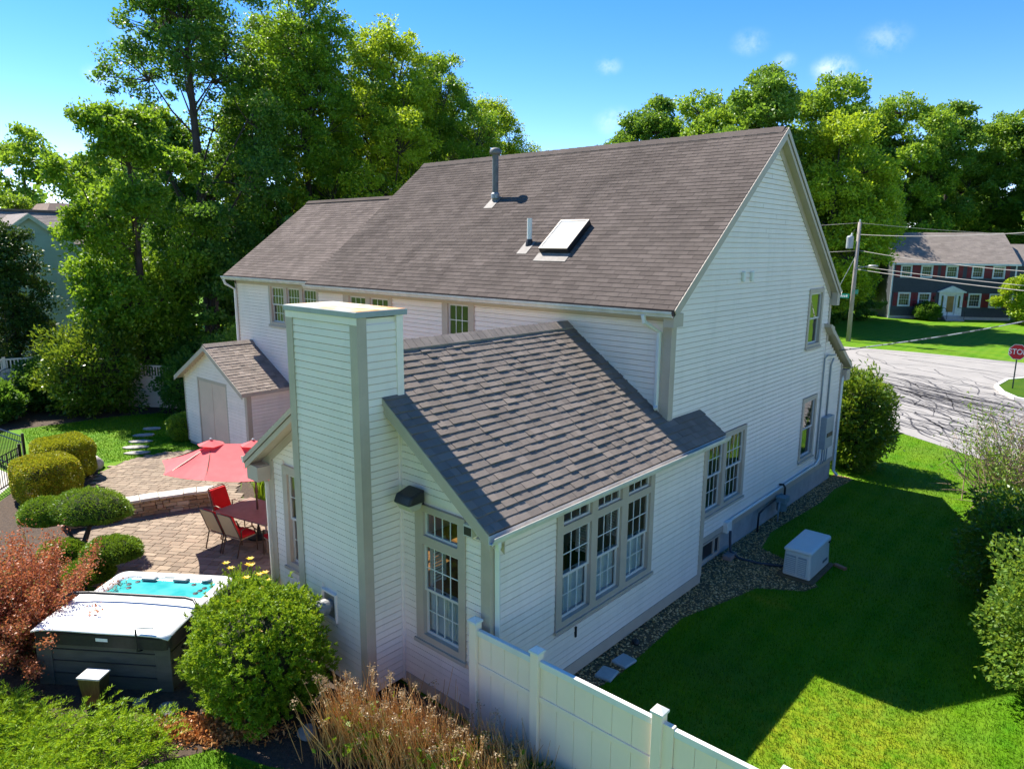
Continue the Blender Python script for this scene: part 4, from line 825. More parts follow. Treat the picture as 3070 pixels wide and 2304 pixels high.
wire((PX, PY, 8.05), (14, 38, 11.2), 1.3, .022, 'thick pale cable rising from pole to the right, topmost of the thick ones')
wire((PX, PY, 8.9), (14, 70, 9), 1.0, .012, 'thin wire leaving the very top of the pole')
wire((PX, PY, 6.9), (14, 42, 6.7), 1.15, .022, 'thick pale cable sagging across upper windows of the grey house')
wire((PX, PY, 5.75), (14, 42, 4.9), .55, .022, 'upper of two parallel cables crossing the grey facade')
wire((PX, PY, 5.5), (14, 42, 4.5), .55, .026, 'lower of two parallel cables crossing the grey facade')
wire((PX, PY, 6.85), (-60, 66, 7.4), .8, .02, 'wire running left from the pole behind the gable')
wire((PX, PY, 8.9), (-60, 66, 9.2), .6, .014, 'thin wire running left from the top of the pole')
wire((XG + .2, 21.5, 4.12), (3.6, 47, 7.1), .6, .02, 'striped service cable from the house front to the right edge', pm('striped cable', (.52, .5, .47), (.12, .11, .1), 2.6, .6, stretch=(1, 1, 1), lo=.48, hi=.52))

# ---- grey colonial house across the street
gh = thing('house', 'dark grey two-storey house with red shutters across the street', 'house', (-14, 86, 0))
FH = FR(-19.64, 80.65, 0, 32.3)
M['gsid'] = pm('grey clapboard', (.058, .066, .08), (.05, .056, .068), 2, .7, rnd=.1)
M['red'] = pm('red shutter paint', (.2, .012, .018), (.16, .01, .014), 4, .6); M['wpaint'] = pm('white paint', (.72, .73, .73), None, 3, .5)
WL, WD = 11.45, 8.0
up = [(.73, 1.81), (2.63, 3.76), (4.97, 6.12), (7.39, 8.51), (9.29, 10.44)]
wins = [(a, b, 4.16, 5.42) for a, b in up] + [(a, b, 1.24, 2.68) for a, b in ((.73, 1.93), (2.64, 3.84), (7.35, 8.55), (9.3, 10.45))]
w_ = MB(FH); w_.holes(0, WL, 0, 5.62, [(a + .02, b - .02, c + .02, d - .02) for a, b, c, d in wins] + [(4.75, 6.75, .4, 2.7)], 0, .15); ghw = w_.build('front_wall', M['gsid'], gh)
boards(ghw, FH, [(a, b, z) for a, b, z in seg_boards(.02, WL - .02, .3, 5.55, wins + [(4.55, 6.9, 0, 2.9)])], stuff=True, mat=M['gsid'])
w_ = MB(FH); w_.box(0, .15, .151, WD, 0, 5.6); w_.box(WL - .15, WL, .151, WD, 0, 5.6); w_.box(.151, WL - .151, WD - .15, WD, 0, 5.6); w_.build('side_wall', M['gsid'], gh)
for x in (0, WL): MB(FH).prism([(x - .15 if x else 0, .0, 5.601), (x - .15 if x else 0, WD, 5.601), (x - .15 if x else 0, WD / 2, 8.5)], (.15, 0, 0)).build('gable_wall', M['gsid'], gh)
r = MB(FH)
for y0 in (-.3, WD + .3): r.hexa([(-.25, y0, 5.5), (WL + .25, y0, 5.5), (WL + .25, WD / 2, 8.6), (-.25, WD / 2, 8.6), (-.25, y0, 5.62), (WL + .25, y0, 5.62), (WL + .25, WD / 2, 8.72), (-.25, WD / 2, 8.72)])
ghr = r.build('roof', M['deck'], gh)
M['roof4'] = pm('grey-brown roof', (.24, .2, .17), (.2, .165, .14), 1.5, .9, .3, 60, rnd=.25)
shingles(ghr, FH @ FA((-.25, -.3, 5.63), (1, 0, 0), (0, WD / 2 + .3, 3.1), (0, -3.1, WD / 2 + .3)), WL + .5, math.hypot(WD / 2 + .3, 3.1), .2, .6, M['roof4'], seed=31)
for i, (a, b, c, d) in enumerate(wins):
    wn_ = unit(gh, FH, (a, b, c, d), [(a + .12, b - .12, c + .12, d - .12, 'd42')], trim=M['wpaint'], sash=M['wpaint'], mun=M['wpaint'], sill=False)
    for sx in ((a - .46, a - .02), (b + .02, b + .46)):
        k = MB(FH); k.box(sx[0], sx[1], -.03, -.018, c + .02, d - .02)
        for q_ in (0, 1): k.box(sx[0] + .05, sx[1] - .05, -.045, -.031, c + .1 + q_ * (d - c) * .48, c + (d - c) * .46 + q_ * (d - c) * .46)
        k.build('shutter', M['red'], gh)
k = MB(FH); k.holes(4.6, 6.85, .38, 2.72, [(4.85, 5.05, 1.2, 2.4), (5.28, 6.2, .45, 2.5), (6.42, 6.62, 1.2, 2.4)], -.12, .06); en = k.build('door_surround', M['wpaint'], gh)
MB(FH).prism([(4.4, -.3, 2.721), (7.05, -.3, 2.721), (7.05, -.3, 2.82), (5.72, -.3, 3.4), (4.4, -.3, 2.82)], (0, .28, 0)).build('pediment', M['wpaint'], en)
dr = MB(FH).box(5.29, 6.19, -.02, .03, .46, 2.49).build('door', M['wpaint'], gh); MB(FH).box(5.42, 6.06, -.026, -.0205, .75, 2.36).build('glass', pm('amber door glass', (.3, .16, .07), (.2, .1, .04), 2, .15), dr)
for a, b in ((4.86, 5.04), (6.43, 6.61)): MB(FH).box(a, b, .0, .01, 1.21, 2.39).build('sidelight', M['glass'], en); MB(FH).box(a, b, .1, .11, 1.21, 2.39).build('backing', M['black'], en)
sp = MB(FH); sp.box(4.9, 6.6, -1.0, -.125, 0, .38); sp.box(4.9, 6.6, -1.3, -1.0, 0, .25); sp.box(4.9, 6.6, -1.6, -1.3, 0, .12); sp.build('step', M['concrete'], gh)
for x in (4.95, 6.55): MB(FH).tube([(x, -1.55, .1), (x, -1.55, .95), (x, -1.0, 1.2), (x, -.2, 1.25)], .025, 6).build('railing', M['blackmetal'], gh)
for x in (4.2, 7.2): MB(FH).box(x - .08, x + .08, -.2, -.018, 2.0, 2.35).build('lantern', M['blackmetal'], gh)
for x in (-.04, WL - .1): MB(FH).box(x, x + .14, -.05, -.017, .1, 5.5).build('corner_board', M['wpaint'], gh)
MB(FH).box(-.25, WL + .25, -.34, -.3005, 5.45, 5.62).build('gutter', M['wpaint'], gh); MB(FH).box(-.0, WL, -.02, .2, -.1, .29).build('foundation', M['concrete'], gh)
k = MB(FH); k.box(WL + .001, WL + 6, 1.2, 7, 0, 5.4); k.build('side_wing', M['gsid'], gh)
MB(FH).hexa([(WL, .9, 5.4), (WL + 6.3, .9, 5.4), (WL + 6.3, 4.1, 7.6), (WL, 4.1, 7.6), (WL, 7.3, 5.4), (WL + 6.3, 7.3, 5.4), (WL + 6.3, 4.1, 7.61), (WL, 4.1, 7.61)]).build('wing_roof', M['roof4'], gh)
# ---- pale green house on the left
lh = thing('house', 'pale green neighbouring house with louvred gable vent at the left edge', 'house', (-47, 11.8, 0))
M['green'] = pm('pale green siding', (.62, .70, .52), (.57, .65, .48), 2, .7, rnd=.08); M['greentrim'] = pm('pale green trim', (.7, .76, .6), None, 2, .6)
FL = FR(-45, 0, 0, 90); sl4 = .77; ap = 8.38; yc = 11.81; hw_ = 3.1; BOARDG = None
tp4 = [(yc - hw_, ap - sl4 * hw_), (yc, ap), (yc + hw_, ap - sl4 * hw_)]
w_ = MB(FL); w_.holes(yc - hw_, yc + hw_, 0, tp4, [], 0, .15); lw = w_.build('gable_wall', M['green'], lh)
e_old = EXPO; bds = seg_boards(yc - hw_, yc + hw_, .3, tp4, [], .15)
mb = MB(FL); mb.r = 0
for (a, b, z) in bds: mb.r = random.random(); mb.add([(a, -.03, z), (b, -.03, z), (b, -.004, z + .16), (a, -.004, z + .16), (a, 0, z), (b, 0, z)], [(0, 1, 2, 3), (0, 4, 5, 1)])
tag(mb.build('clapboard', M['green'], lw), kind='stuff')
k = MB(FL); k.holes(11.54, 12.09, 7.0, 7.72, [(11.6, 12.03, 7.06, 7.66)], -.06, 0); gvn = k.build('gable_vent', M['greentrim'], lh)
for i in range(9): MB(FL).hexa([(11.6, -.05, 7.07 + i * .066), (12.03, -.05, 7.07 + i * .066), (12.03, -.005, 7.1 + i * .066), (11.6, -.005, 7.1 + i * .066), (11.6, -.05, 7.085 + i * .066), (12.03, -.05, 7.085 + i * .066), (12.03, -.005, 7.115 + i * .066), (11.6, -.005, 7.115 + i * .066)]).build('slat', M['graymetal'], gvn)
r = MB()
for s_ in (-1, 1):
    y1 = yc + s_ * (hw_ + .3); z1 = ap - sl4 * (hw_ + .3)
    r.hexa([(-44.7, y1, z1), (-44.7, yc, ap), (-53, yc, ap), (-53, y1, z1), (-44.7, y1, z1 + .12), (-44.7, yc, ap + .12), (-53, yc, ap + .12), (-53, y1, z1 + .12)])
M['roof5'] = pm('grey shingle', (.27, .22, .2), (.22, .185, .165), 2, .9, .3, 60, rnd=.25)
lr = r.build('front_roof', M['roof5'], lh)
for s_ in (-1, 1):
    y1 = yc + s_ * (hw_ + .3); z1 = ap - sl4 * (hw_ + .3)
    MB().hexa([(-44.69, y1, z1 - .14), (-44.69, yc, ap - .14), (-44.72, yc, ap - .14), (-44.72, y1, z1 - .14), (-44.66, y1, z1 + .1), (-44.66, yc, ap + .1), (-44.72, yc, ap + .1), (-44.72, y1, z1 + .1)]).build('rake_board', M['greentrim'], lh)
r = MB(); r.hexa([(-46.2, 2, 6.9), (-46.2, 15.6, 6.9), (-49, 15.6, 8.75), (-49, 2, 8.75), (-51.8, 2, 6.9), (-51.8, 15.6, 6.9), (-49, 15.6, 8.76), (-49, 2, 8.76)]); mr_ = r.build('main_roof', M['roof5'], lh)
shingles(mr_, FA((-46.2, 2, 6.905), (0, 1, 0), (-2.8, 0, 1.85), (1.85, 0, 2.8)), 13.6, 3.35, .15, .5, M['roof5'], seed=41)
MB().box(-51.5, -46.4, 2.3, 15.3, 0, 6.9).build('main_wall', M['green'], lh)
MB().box(-49.12, -48.88, 2, 15.6, 8.74, 8.84).build('ridge_cap', M['cap'], mr_)
bh = thing('house', 'brown hip-roofed house barely showing behind the green house', 'house', (-60, 19, 0))
MB().box(-65, -56, 15.5, 21, 0, 7).build('wall', M['green'], bh)
MB().hexa([(-55.5, 15, 7), (-55.5, 21.5, 7), (-65.5, 21.5, 7), (-65.5, 15, 7), (-59, 17, 9.75), (-59, 19, 9.75), (-62, 19, 9.75), (-62, 17, 9.75)]).build('roof', pm('brown roof', (.25, .17, .13), (.2, .14, .11), 2, .9), bh)
# ================================================================== hot tub
FT = FR(-12.49, 2.72, 0, 36.3); TS = 2.2
def rrect(x0, x1, y0, y1, rad, z, n=5):
    o = []
    for cx_, cy_, a0 in ((x1 - rad, y0 + rad, -90), (x1 - rad, y1 - rad, 0), (x0 + rad, y1 - rad, 90), (x0 + rad, y0 + rad, 180)):
        for i in range(n + 1): a = R(a0 + 90 * i / n); o.append((cx_ + rad * math.cos(a), cy_ + rad * math.sin(a), z))
    return o
def loft(mb, loops, cap=True):
    n = len(loops[0]); vs = [p for l_ in loops for p in l_]
    fs = [(i * n + j, i * n + (j + 1) % n, (i + 1) * n + (j + 1) % n, (i + 1) * n + j) for i in range(len(loops) - 1) for j in range(n)]
    if cap: fs += [tuple(range(n))[::-1], tuple(range((len(loops) - 1) * n, len(loops) * n))]
    return mb.add(vs, fs)
tub = thing('hot_tub', 'square hot tub with dark cabinet and white cover half folded back', 'hot tub', (-12.25, 4.25, 0))
M['cab'] = pm('dark cabinet', (.10, .098, .078), (.075, .074, .06), 3, .6, .2, 60, stretch=(1, 1, 5))
M['acryl'] = pm('white acrylic', (.78, .78, .76), None, 3, .18, spec=.6)
loft(MB(FT), [rrect(.02, TS - .02, .02, TS - .02, .16, .0), rrect(.02, TS - .02, .02, TS - .02, .16, .80)]).build('cabinet', M['cab'], tub)
for z in (.22, .44, .64): loft(MB(FT), [rrect(.005, TS - .005, .005, TS - .005, .17, z + i) for i in (0, .012)]).build('panel_joint', M['black'], tub)
for cx_ in (.1, TS - .1): MB(FT).box(cx_ - .13, cx_ + .13, -.005, .02, .01, .79).build('corner_panel', M['cab'], tub, bevel=.01)
sh = MB(FT)
loft(sh, [rrect(o_, TS - o_, o_, TS - o_, r_, z) for o_, r_, z in ((.02, .16, .80), (-.03, .2, .83), (-.03, .2, .89), (.02, .18, .925), (.13, .16, .93), (.18, .16, .915), (.22, .2, .8), (.3, .22, .5), (.55, .2, .35))], cap=False)
sh.add(rrect(.55, TS - .55, .55, TS - .55, .2, .35), [tuple(range(24))]); shell = sh.build('shell', M['acryl'], tub, smooth=True)
wm, t, n, l, b = nodes('spa water'); b.inputs['Base Color'].default_value = (.07, .47, .47, 1); b.inputs['Roughness'].default_value = .04; b.inputs['Specular IOR Level'].default_value = .6
bp_ = n.new('ShaderNodeBump'); bp_.inputs['Strength'].default_value = .12; l.new(noise(t, 7, 3), bp_.inputs['Height']); l.new(bp_.outputs[0], b.inputs['Normal'])
l.new(mixc(t, ramp(t, noise(t, 2.2, 3), .35, .65), (.03, .32, .33), (.09, .44, .44)), b.inputs['Base Color'])
MB(FT).add(rrect(.19, TS - .19, .19, TS - .19, .18, .882), [tuple(range(24))]).build('water', wm, tub)
for (x, y) in ((.7, 1.86), (1.3, 1.88)): MB(FT).box(x - .14, x + .14, y + .02, y + .14, .89, .95).build('headrest', M['graymetal'], shell, bevel=.03)
MB(FT).lathe([(.1, 0), (.1, .02), (.06, .03)], (1.75, 2.02, .925), 14).build('control', M['acryl'], shell)
MB(FT).box(.95, 1.2, 2.0, 2.1, .926, .935).build('keypad', M['graymetal'], shell)
for i, (x, y) in enumerate(((.42, 1.75), (.52, 1.86), (.5, 1.62), (1.8, 1.55), (1.83, 1.65), (1.86, 1.75), (1.6, 1.86))):
    MB(FT).lathe([(.04, 0), (.045, .006), (.02, .009)], (x, y, .884), 10).build('jet', M['blackmetal'], shell)
M['cover'] = pm('white vinyl cover', (.82, .82, .80), (.77, .77, .75), 1.2, .5, .12, 30)
cv = loft(MB(FT), [rrect(-.05, TS + .05, -.05, 1.17, .14, z) for z in (.76, .931)]); cv = cv.build('cover_skirt', M['black'], tub)
loft(MB(FT), [rrect(-.05, TS + .05, -.05, 1.17, .14, .9315), rrect(-.06, TS + .06, -.06, 1.18, .14, .965)]).build('cover_side', M['black'], tub)
tpv = MB(FT); nx, ny = 16, 10; vs = []
for j in range(ny + 1):
    for i in range(nx + 1):
        u, v = i / nx, j / ny; sag = .012 * math.sin(u * 7 + 1) * (1 - v) ** 3; crn = .04 * ((abs(2 * u - 1)) ** 10) * ((1 - v) ** 6)
        vs.append((-.05 + u * (TS + .1), -.055 + v * 1.23, .985 + .03 * math.sin(math.pi * u) + .012 * v + sag - crn))
tpv.add(vs, [(j * (nx + 1) + i, j * (nx + 1) + i + 1, (j + 1) * (nx + 1) + i + 1, (j + 1) * (nx + 1) + i) for j in range(ny) for i in range(nx)])
tv = tpv.build('cover_top', M['cover'], tub, smooth=True); sm_ = tv.modifiers.new('thick', 'SOLIDIFY'); sm_.thickness = .02; sm_.offset = -1
MB(FT).tube([(-.1, .5, .75), (-.12, .6, .95), (-.1, .78, 1.1), (0, .88, 1.14), (.3, .92, 1.14), (2.0, .92, 1.14), (2.16, .88, 1.13), (2.26, .78, 1.1), (2.3, .6, .96), (2.3, .35, .72), (2.26, .28, .62)], .026, 8).build('cover_lifter', M['blackmetal'], tub, smooth=True)
MB(FT).tube([(1.75, .02, .7), (1.75, -.09, .75), (1.75, -.09, 1.12)], .016, 6).build('strap', M['black'], tub); MB(FT).box(1.72, 1.98, -.02, .03, 1.1, 1.115).build('handle', M['graymetal'], tub)
MB(FT).box(1.05, 1.25, -.062, -.0605, .86, .915).build('label_tag', M['acryl'], tub)
# tapered bollard light in front of the tub
bl = thing('bollard_light', 'tapered brass-coloured bollard light with flat top in front of the tub', 'light', (-11.28, 3.12, 0)); FB = FR(-11.28, 3.12, 0, 36)
M['brass'] = pm('brushed bronze', (.22, .19, .09), (.14, .12, .06), 6, .35, metal=.8, stretch=(6, 6, 1))
MB(FB).hexa([(-.12, -.09, -.02), (.12, -.09, -.02), (.12, .09, -.02), (-.12, .09, -.02), (-.18, -.13, .5), (.18, -.13, .5), (.18, .13, .5), (-.18, .13, .5)]).build('body', M['brass'], bl, bevel=.012)
MB(FB).box(-.19, .19, -.14, .14, .501, .53).build('cap', pm('cap grey', (.5, .48, .46), None, 4, .5), bl, bevel=.01)
# ================================================================== patio furniture
M['frame'] = pm('bronze frame', (.14, .085, .06), (.11, .07, .05), 5, .4, metal=.3); M['sling'] = pm('beige sling', (.64, .47, .27), (.57, .42, .24), 90, .8); M['cushion'] = pm('red cushion', (.60, .012, .018), (.5, .01, .014), 5, .8, .2, 30)
chair = thing('patio_chair', 'sling-back patio chair with red cushion, the left of the two with backs to the camera', 'chair', (0, 0, 0), 'chairs round the patio table', local=True)
for s_ in (-1, 1):
    MB().tube([(s_ * .26, .22, 0), (s_ * .27, .2, .42), (s_ * .28, .12, .62), (s_ * .29, -.1, .66), (s_ * .28, -.22, .62), (s_ * .27, -.2, .42)], .015, 6).build('armrest', M['frame'], chair, smooth=True)
    MB().tube([(s_ * .25, -.34, 0), (s_ * .25, -.22, .40), (s_ * .25, -.24, .46), (s_ * .24, -.44, 1.0)], .016, 6).build('leg', M['frame'], chair, smooth=True)
MB().tube([(-.24, -.43, .98), (-.2, -.45, 1.02), (.2, -.45, 1.02), (.24, -.43, .98)], .015, 6).build('back_rail', M['frame'], chair, smooth=True)
MB().hexa([(-.235, -.236, .44), (.235, -.236, .44), (.225, -.442, 1.0), (-.225, -.442, 1.0), (-.235, -.228, .44), (.235, -.228, .44), (.225, -.434, 1.0), (-.225, -.434, 1.0)]).build('sling', M['sling'], chair)
MB().box(-.25, .25, -.22, .24, .385, .4).build('seat', M['sling'], chair)
MB().hexa([(-.23, -.225, .44), (.23, -.225, .44), (.22, -.425, .98), (-.22, -.425, .98), (-.23, -.15, .46), (.23, -.15, .46), (.22, -.345, 1.0), (-.22, -.345, 1.0)]).build('back_cushion', M['cushion'], chair, bevel=.025)
MB().box(-.24, .24, -.2, .24, .401, .47).build('seat_cushion', M['cushion'], chair, bevel=.025)
spots = [(-15.42, 7.28, 12, None), (-14.86, 7.40, 12, 'sling-back patio chair with red cushion, right of the two with backs to the camera'), (-16.32, 7.86, -78, 'red-cushioned patio chair facing the camera beside the stone wall'),
         (-15.55, 9.0, 192, 'red-cushioned patio chair on the far side, partly behind the downspout'), (-14.1, 7.9, 88, 'red-cushioned patio chair at the table end nearest the house')]
for i, (x, y, a, lb) in enumerate(spots):
    o = chair if i == 0 else copy_tree(chair); o.location = (x, y, .03); o.rotation_euler = (0, 0, R(a))
    if lb: o['label'] = lb
tb = thing('patio_table', 'dark red perforated metal patio table under the umbrella', 'table', (-15.2, 8.02, .03)); FTB = FR(-15.2, 8.02, .03, 13)
M['tablem'] = pm('bronze mesh metal', (.40, .28, .23), (.33, .23, .19), 5, .35, spec=.6, metal=.15)
k = MB(FTB); lx, ly = .86, .55
for i in range(44): x = -lx + .02 + i * (2 * lx - .04) / 43; k.box(x - .012, x + .012, -ly, ly, .70, .712)
for i in range(28): y = -ly + .02 + i * (2 * ly - .04) / 27; k.box(-lx, lx, y - .012, y + .012, .7005, .7125)
k.build('tabletop', M['tablem'], tb)
k = MB(FTB)
for a in (-lx, lx - .04): k.box(a, a + .04, -ly, ly, .685, .72)
for a in (-ly, ly - .04): k.box(-lx + .041, lx - .041, a, a + .04, .685, .719)
k.build('rim', M['tablem'], tb)
for sx in (-1, 1):
    for sy in (-1, 1): MB(FTB).tube([(sx * (lx - .08), sy * (ly - .08), .69), (sx * (lx - .14), sy * (ly - .14), .35), (sx * (lx - .08), sy * (ly - .08), 0)], .022, 8).build('leg', M['tablem'], tb, smooth=True)
lt = thing('candle_lantern', 'cream lidded candle jar standing on a saucer on the patio table', 'jar', (-14.5, 8.06, .752))
M['cream'] = pm('cream ceramic', (.62, .54, .38), None, 4, .4)
MB().lathe([(.08, 0), (.12, .012), (.11, .02), (.05, .02)], (-14.5, 8.06, .752), 18).build('saucer', M['cream'], lt, smooth=True); MB().lathe([(.05, .021), (.075, .06), (.09, .13), (.095, .15)], (-14.5, 8.06, .752), 18).build('jar', M['cream'], lt, smooth=True)
MB().lathe([(.12, .152), (.11, .17), (.07, .2), (.02, .22)], (-14.5, 8.06, .752), 18).build('lid', pm('pewter', (.3, .28, .25), None, 4, .4, metal=.5), lt, smooth=True)
um = thing('patio_umbrella', 'large coral red patio umbrella with vented peaks over the table', 'umbrella', (-15.3, 8.07, 0)); FU = FR(-15.3, 8.07, 0, 41)
um_m, t, n, l, b = nodes('red canvas'); b.inputs['Roughness'].default_value = .85; b.inputs['Base Color'].default_value = (.62, .03, .04, 1)
l.new(mixc(t, ramp(t, noise(t, 4, 4), .3, .7), (.86, .17, .17), (.80, .14, .145)), b.inputs['Base Color'])
trn = n.new('ShaderNodeBsdfTranslucent'); trn.inputs['Color'].default_value = (.8, .05, .06, 1); ms = n.new('ShaderNodeMixShader'); ms.inputs[0].default_value = .3
l.new(b.outputs[0], ms.inputs[1]); l.new(trn.outputs[0], ms.inputs[2]); l.new(ms.outputs[0], n['Material Output'].inputs['Surface'])
per = [(-2.2, 0), (-1.65, -1.05), (-.58, -1.4), (.58, -1.4), (1.65, -1.05), (2.2, 0), (1.65, 1.05), (.58, 1.4), (-.58, 1.4), (-1.65, 1.05)]; pk = [(-1.0, 0), (0, 0), (1.0, 0)]; ZP, ZE = 2.36, 1.93
pki = [0, 0, None, None, 2, 2, 2, None, None, 0]
cn = MB(FU)
def panel(a, b, pa, pb, k_=5):      # cloth between two ribs, sagging a little in the middle and at the hem
    vs = []
    for j in range(k_ + 1):
        t_ = j / k_
        for i in range(k_ + 1):
            s_ = i / k_; tx, ty = pa[0] + (pb[0] - pa[0]) * s_, pa[1] + (pb[1] - pa[1]) * s_; ex, ey = a[0] + (b[0] - a[0]) * s_, a[1] + (b[1] - a[1]) * s_
            zz = ZP + (ZE - ZP) * t_ - .05 * math.sin(math.pi * t_) * 1.0 - .05 * math.sin(math.pi * s_) * t_ + .05 * (1 - t_) * 0; inw = 1 - .05 * math.sin(math.pi * s_) * t_
            vs.append((tx + (ex - tx) * t_ * inw, ty + (ey - ty) * t_ * inw, zz))
    cn.add(vs, [(j * (k_ + 1) + i, j * (k_ + 1) + i + 1, (j + 1) * (k_ + 1) + i + 1, (j + 1) * (k_ + 1) + i) for j in range(k_) for i in range(k_)])
near = [0, 0, 0, 2, 2, 2, 2, 2, 0, 0]
for i in range(10): j = (i + 1) % 10; panel(per[i], per[j], pk[near[i]], pk[near[j]])
cno = cn.build('canopy', um_m, um); sm_ = cno.modifiers.new('cloth', 'SOLIDIFY'); sm_.thickness = .004
for (x, y) in pk:
    v_ = MB(FU); v_.add([(x, y, ZP + .10)] + [(x + .33 * math.cos(R(60 * i)), y + .3 * math.sin(R(60 * i)), ZP + .0 - .02 * (i % 2)) for i in range(6)], [(0, 1 + i, 1 + (i + 1) % 6) for i in range(6)]); vo = v_.build('vent', um_m, um)
    MB(FU).lathe([(.03, 0), (.035, .03), (.01, .05)], (x, y, ZP + .095), 10).build('finial', M['graymetal'], vo)
for i in range(10): MB(FU).tube([(*pk[near[i]], ZP - .03), (per[i][0] * .98, per[i][1] * .98, ZE - .02)], .01, 5).build('rib', M['frame'], um)
MB().tube([(-15.3, 8.07, .03), (-15.3, 8.07, ZP)], .024, 10).build('pole', M['frame'], um, smooth=True)
MB().lathe([(.26, 0), (.26, .04), (.06, .08), (.04, .25)], (-15.3, 8.07, .033), 18).build('base', M['blackmetal'], um)
MB().lathe([(.035, 0), (.04, .02), (.035, .12)], (-15.3, 8.07, 1.15), 10).build('crank_hub', M['frame'], um)
# ================================================================== curved stone seat wall
sw = thing('stone_wall', 'low curved dry-stone seat wall with pale capstones on the patio', 'wall', (-18.6, 7.2, 0))
M['stone'] = pm('field stone', (.46, .29, .16), (.32, .2, .115), 4, .9, .6, 25, rnd=.6, c3=(.5, .38, .26)); M['capst'] = pm('pale capstone', (.58, .52, .45), (.48, .42, .36), 3, .85, .5, 30, rnd=.2)
path = [Vector(p) for p in ((-19.25, 5.0, 0), (-19.05, 5.7, 0), (-18.84, 6.4, 0), (-18.56, 7.3, 0), (-18.28, 7.95, 0), (-18.0, 8.55, 0))]
cl = [0]
for a, b in zip(path, path[1:]): cl.append(cl[-1] + (b - a).length)
def on(s_):
    for i in range(len(path) - 1):
        if s_ <= cl[i + 1] or i == len(path) - 2:
            f_ = (s_ - cl[i]) / (cl[i + 1] - cl[i]); d = (path[i + 1] - path[i]).normalized(); return path[i].lerp(path[i + 1], f_), d
rng = random.Random(17); LT = cl[-1]; z = 0
while z < .42:
    hh = rng.choice((.06, .075, .09, .11)); hh = min(hh, .44 - z) if .44 - z - hh < .05 else hh; s_ = rng.uniform(-.1, 0)
    while s_ < LT:
        ln_ = rng.uniform(.12, .38); a, b = max(s_, 0), min(s_ + ln_, LT)
        if b - a > .05:
            (p, d), (q, _) = on((a + b) / 2), on(b); nrm = Vector((d.y, -d.x, 0)); dp = rng.uniform(-.02, .025)
            m_ = MB(FA(p + Vector((0, 0, z)), d, -nrm, (0, 0, 1))); hw_ = (b - a) / 2 - .006
            j_ = [rng.uniform(-.008, .008) for _ in range(8)]
            m_.hexa([(-hw_, -dp + j_[0], .004), (hw_, -dp + j_[1], .004), (hw_, .17, .004), (-hw_, .17, .004), (-hw_ + j_[4], -dp + j_[2] + .01, hh - .006 + j_[6] * .5), (hw_ + j_[5], -dp + j_[3] + .01, hh - .006 + j_[7] * .5), (hw_, .17, hh - .006), (-hw_, .17, hh - .006)])
            m_.build('stone', M['stone'], sw, bevel=.012)
        s_ += ln_
    z += hh
zc = z; k = MB()
for i in range(14):
    (a, d), (b, d2) = on(LT * i / 14), on(LT * (i + 1) / 14); n1, n2 = Vector((-d.y, d.x, 0)), Vector((-d2.y, d2.x, 0))
    k.hexa([a + n1 * .1, b + n2 * .1, b + n2 * .36, a + n1 * .36, a + n1 * .1 + Vector((0, 0, zc - .01)), b + n2 * .1 + Vector((0, 0, zc - .01)), b + n2 * .36 + Vector((0, 0, zc - .01)), a + n1 * .36 + Vector((0, 0, zc - .01))])
k.build('core', M['stone'], sw)
s_ = 0
while s_ < LT - .1:
    ln_ = rng.uniform(.3, .6); e_ = min(s_ + ln_, LT)
    (a, d), (b, d2) = on(s_ + .006), on(e_ - .006); n1, n2 = Vector((-d.y, d.x, 0)), Vector((-d2.y, d2.x, 0)); o_ = rng.uniform(-.05, -.025); up = Vector((0, 0, .065 + rng.uniform(-.008, .008))); zz = Vector((0, 0, zc))
    MB().hexa([a + n1 * o_ + zz, b + n2 * o_ + zz, b + n2 * .4 + zz, a + n1 * .4 + zz, a + n1 * o_ + zz + up, b + n2 * (o_ + .01) + zz + up, b + n2 * .4 + zz + up, a + n1 * .4 + zz + up]).build('capstone', M['capst'], sw, bevel=.012)
    s_ = e_
# ================================================================== fences on the left
bf = thing('metal_fence', 'black metal picket fence at the left edge beyond the hedges', 'fence', (-24.9, 5.7, 0))
def picket_run(par, a, b, z0, top, sp=.115, posts=(0, 1)):
    a, b = Vector(a), Vector(b); d = b - a; ln_ = d.length; n_ = int(ln_ / sp); ang = math.degrees(math.atan2(d.y, d.x))
    for zz in (top, top - .2, z0 + .12):
        MB().tube([a + Vector((0, 0, zz)), b + Vector((0, 0, zz))], .02, 4).build('rail', M['blackmetal'], par)
    for i in range(1, n_): p = a.lerp(b, i / n_); MB().box(p.x - .009, p.x + .009, p.y - .009, p.y + .009, z0, top - .015).build('picket', M['blackmetal'], par)
    for f_ in posts: p = a.lerp(b, f_); MB().box(p.x - .035, p.x + .035, p.y - .035, p.y + .035, z0 - .2, top + .1).build('post', M['blackmetal'], par)
picket_run(bf, (-24.95, 5.75, 0), (-29.0, 5.2, 0), 0.02, 1.2, posts=(0, .5, 1)); picket_run(bf, (-24.85, 5.6, 0), (-21.6, 2.9, 0), -.1, .92, posts=(0, 1))
sheet('path', [(-29, 2.0), (-21.5, .8), (-20.5, 3.0), (-22.5, 4.1), (-24.75, 5.5), (-29, 4.9)], .006, pm('concrete path', (.5, .46, .4), (.44, .4, .35), 2, .9, .2), kind='structure')
wf = thing('picket_fence', 'white solid fence with open picket top behind the shade plants', 'fence', (-35, 8, 0))
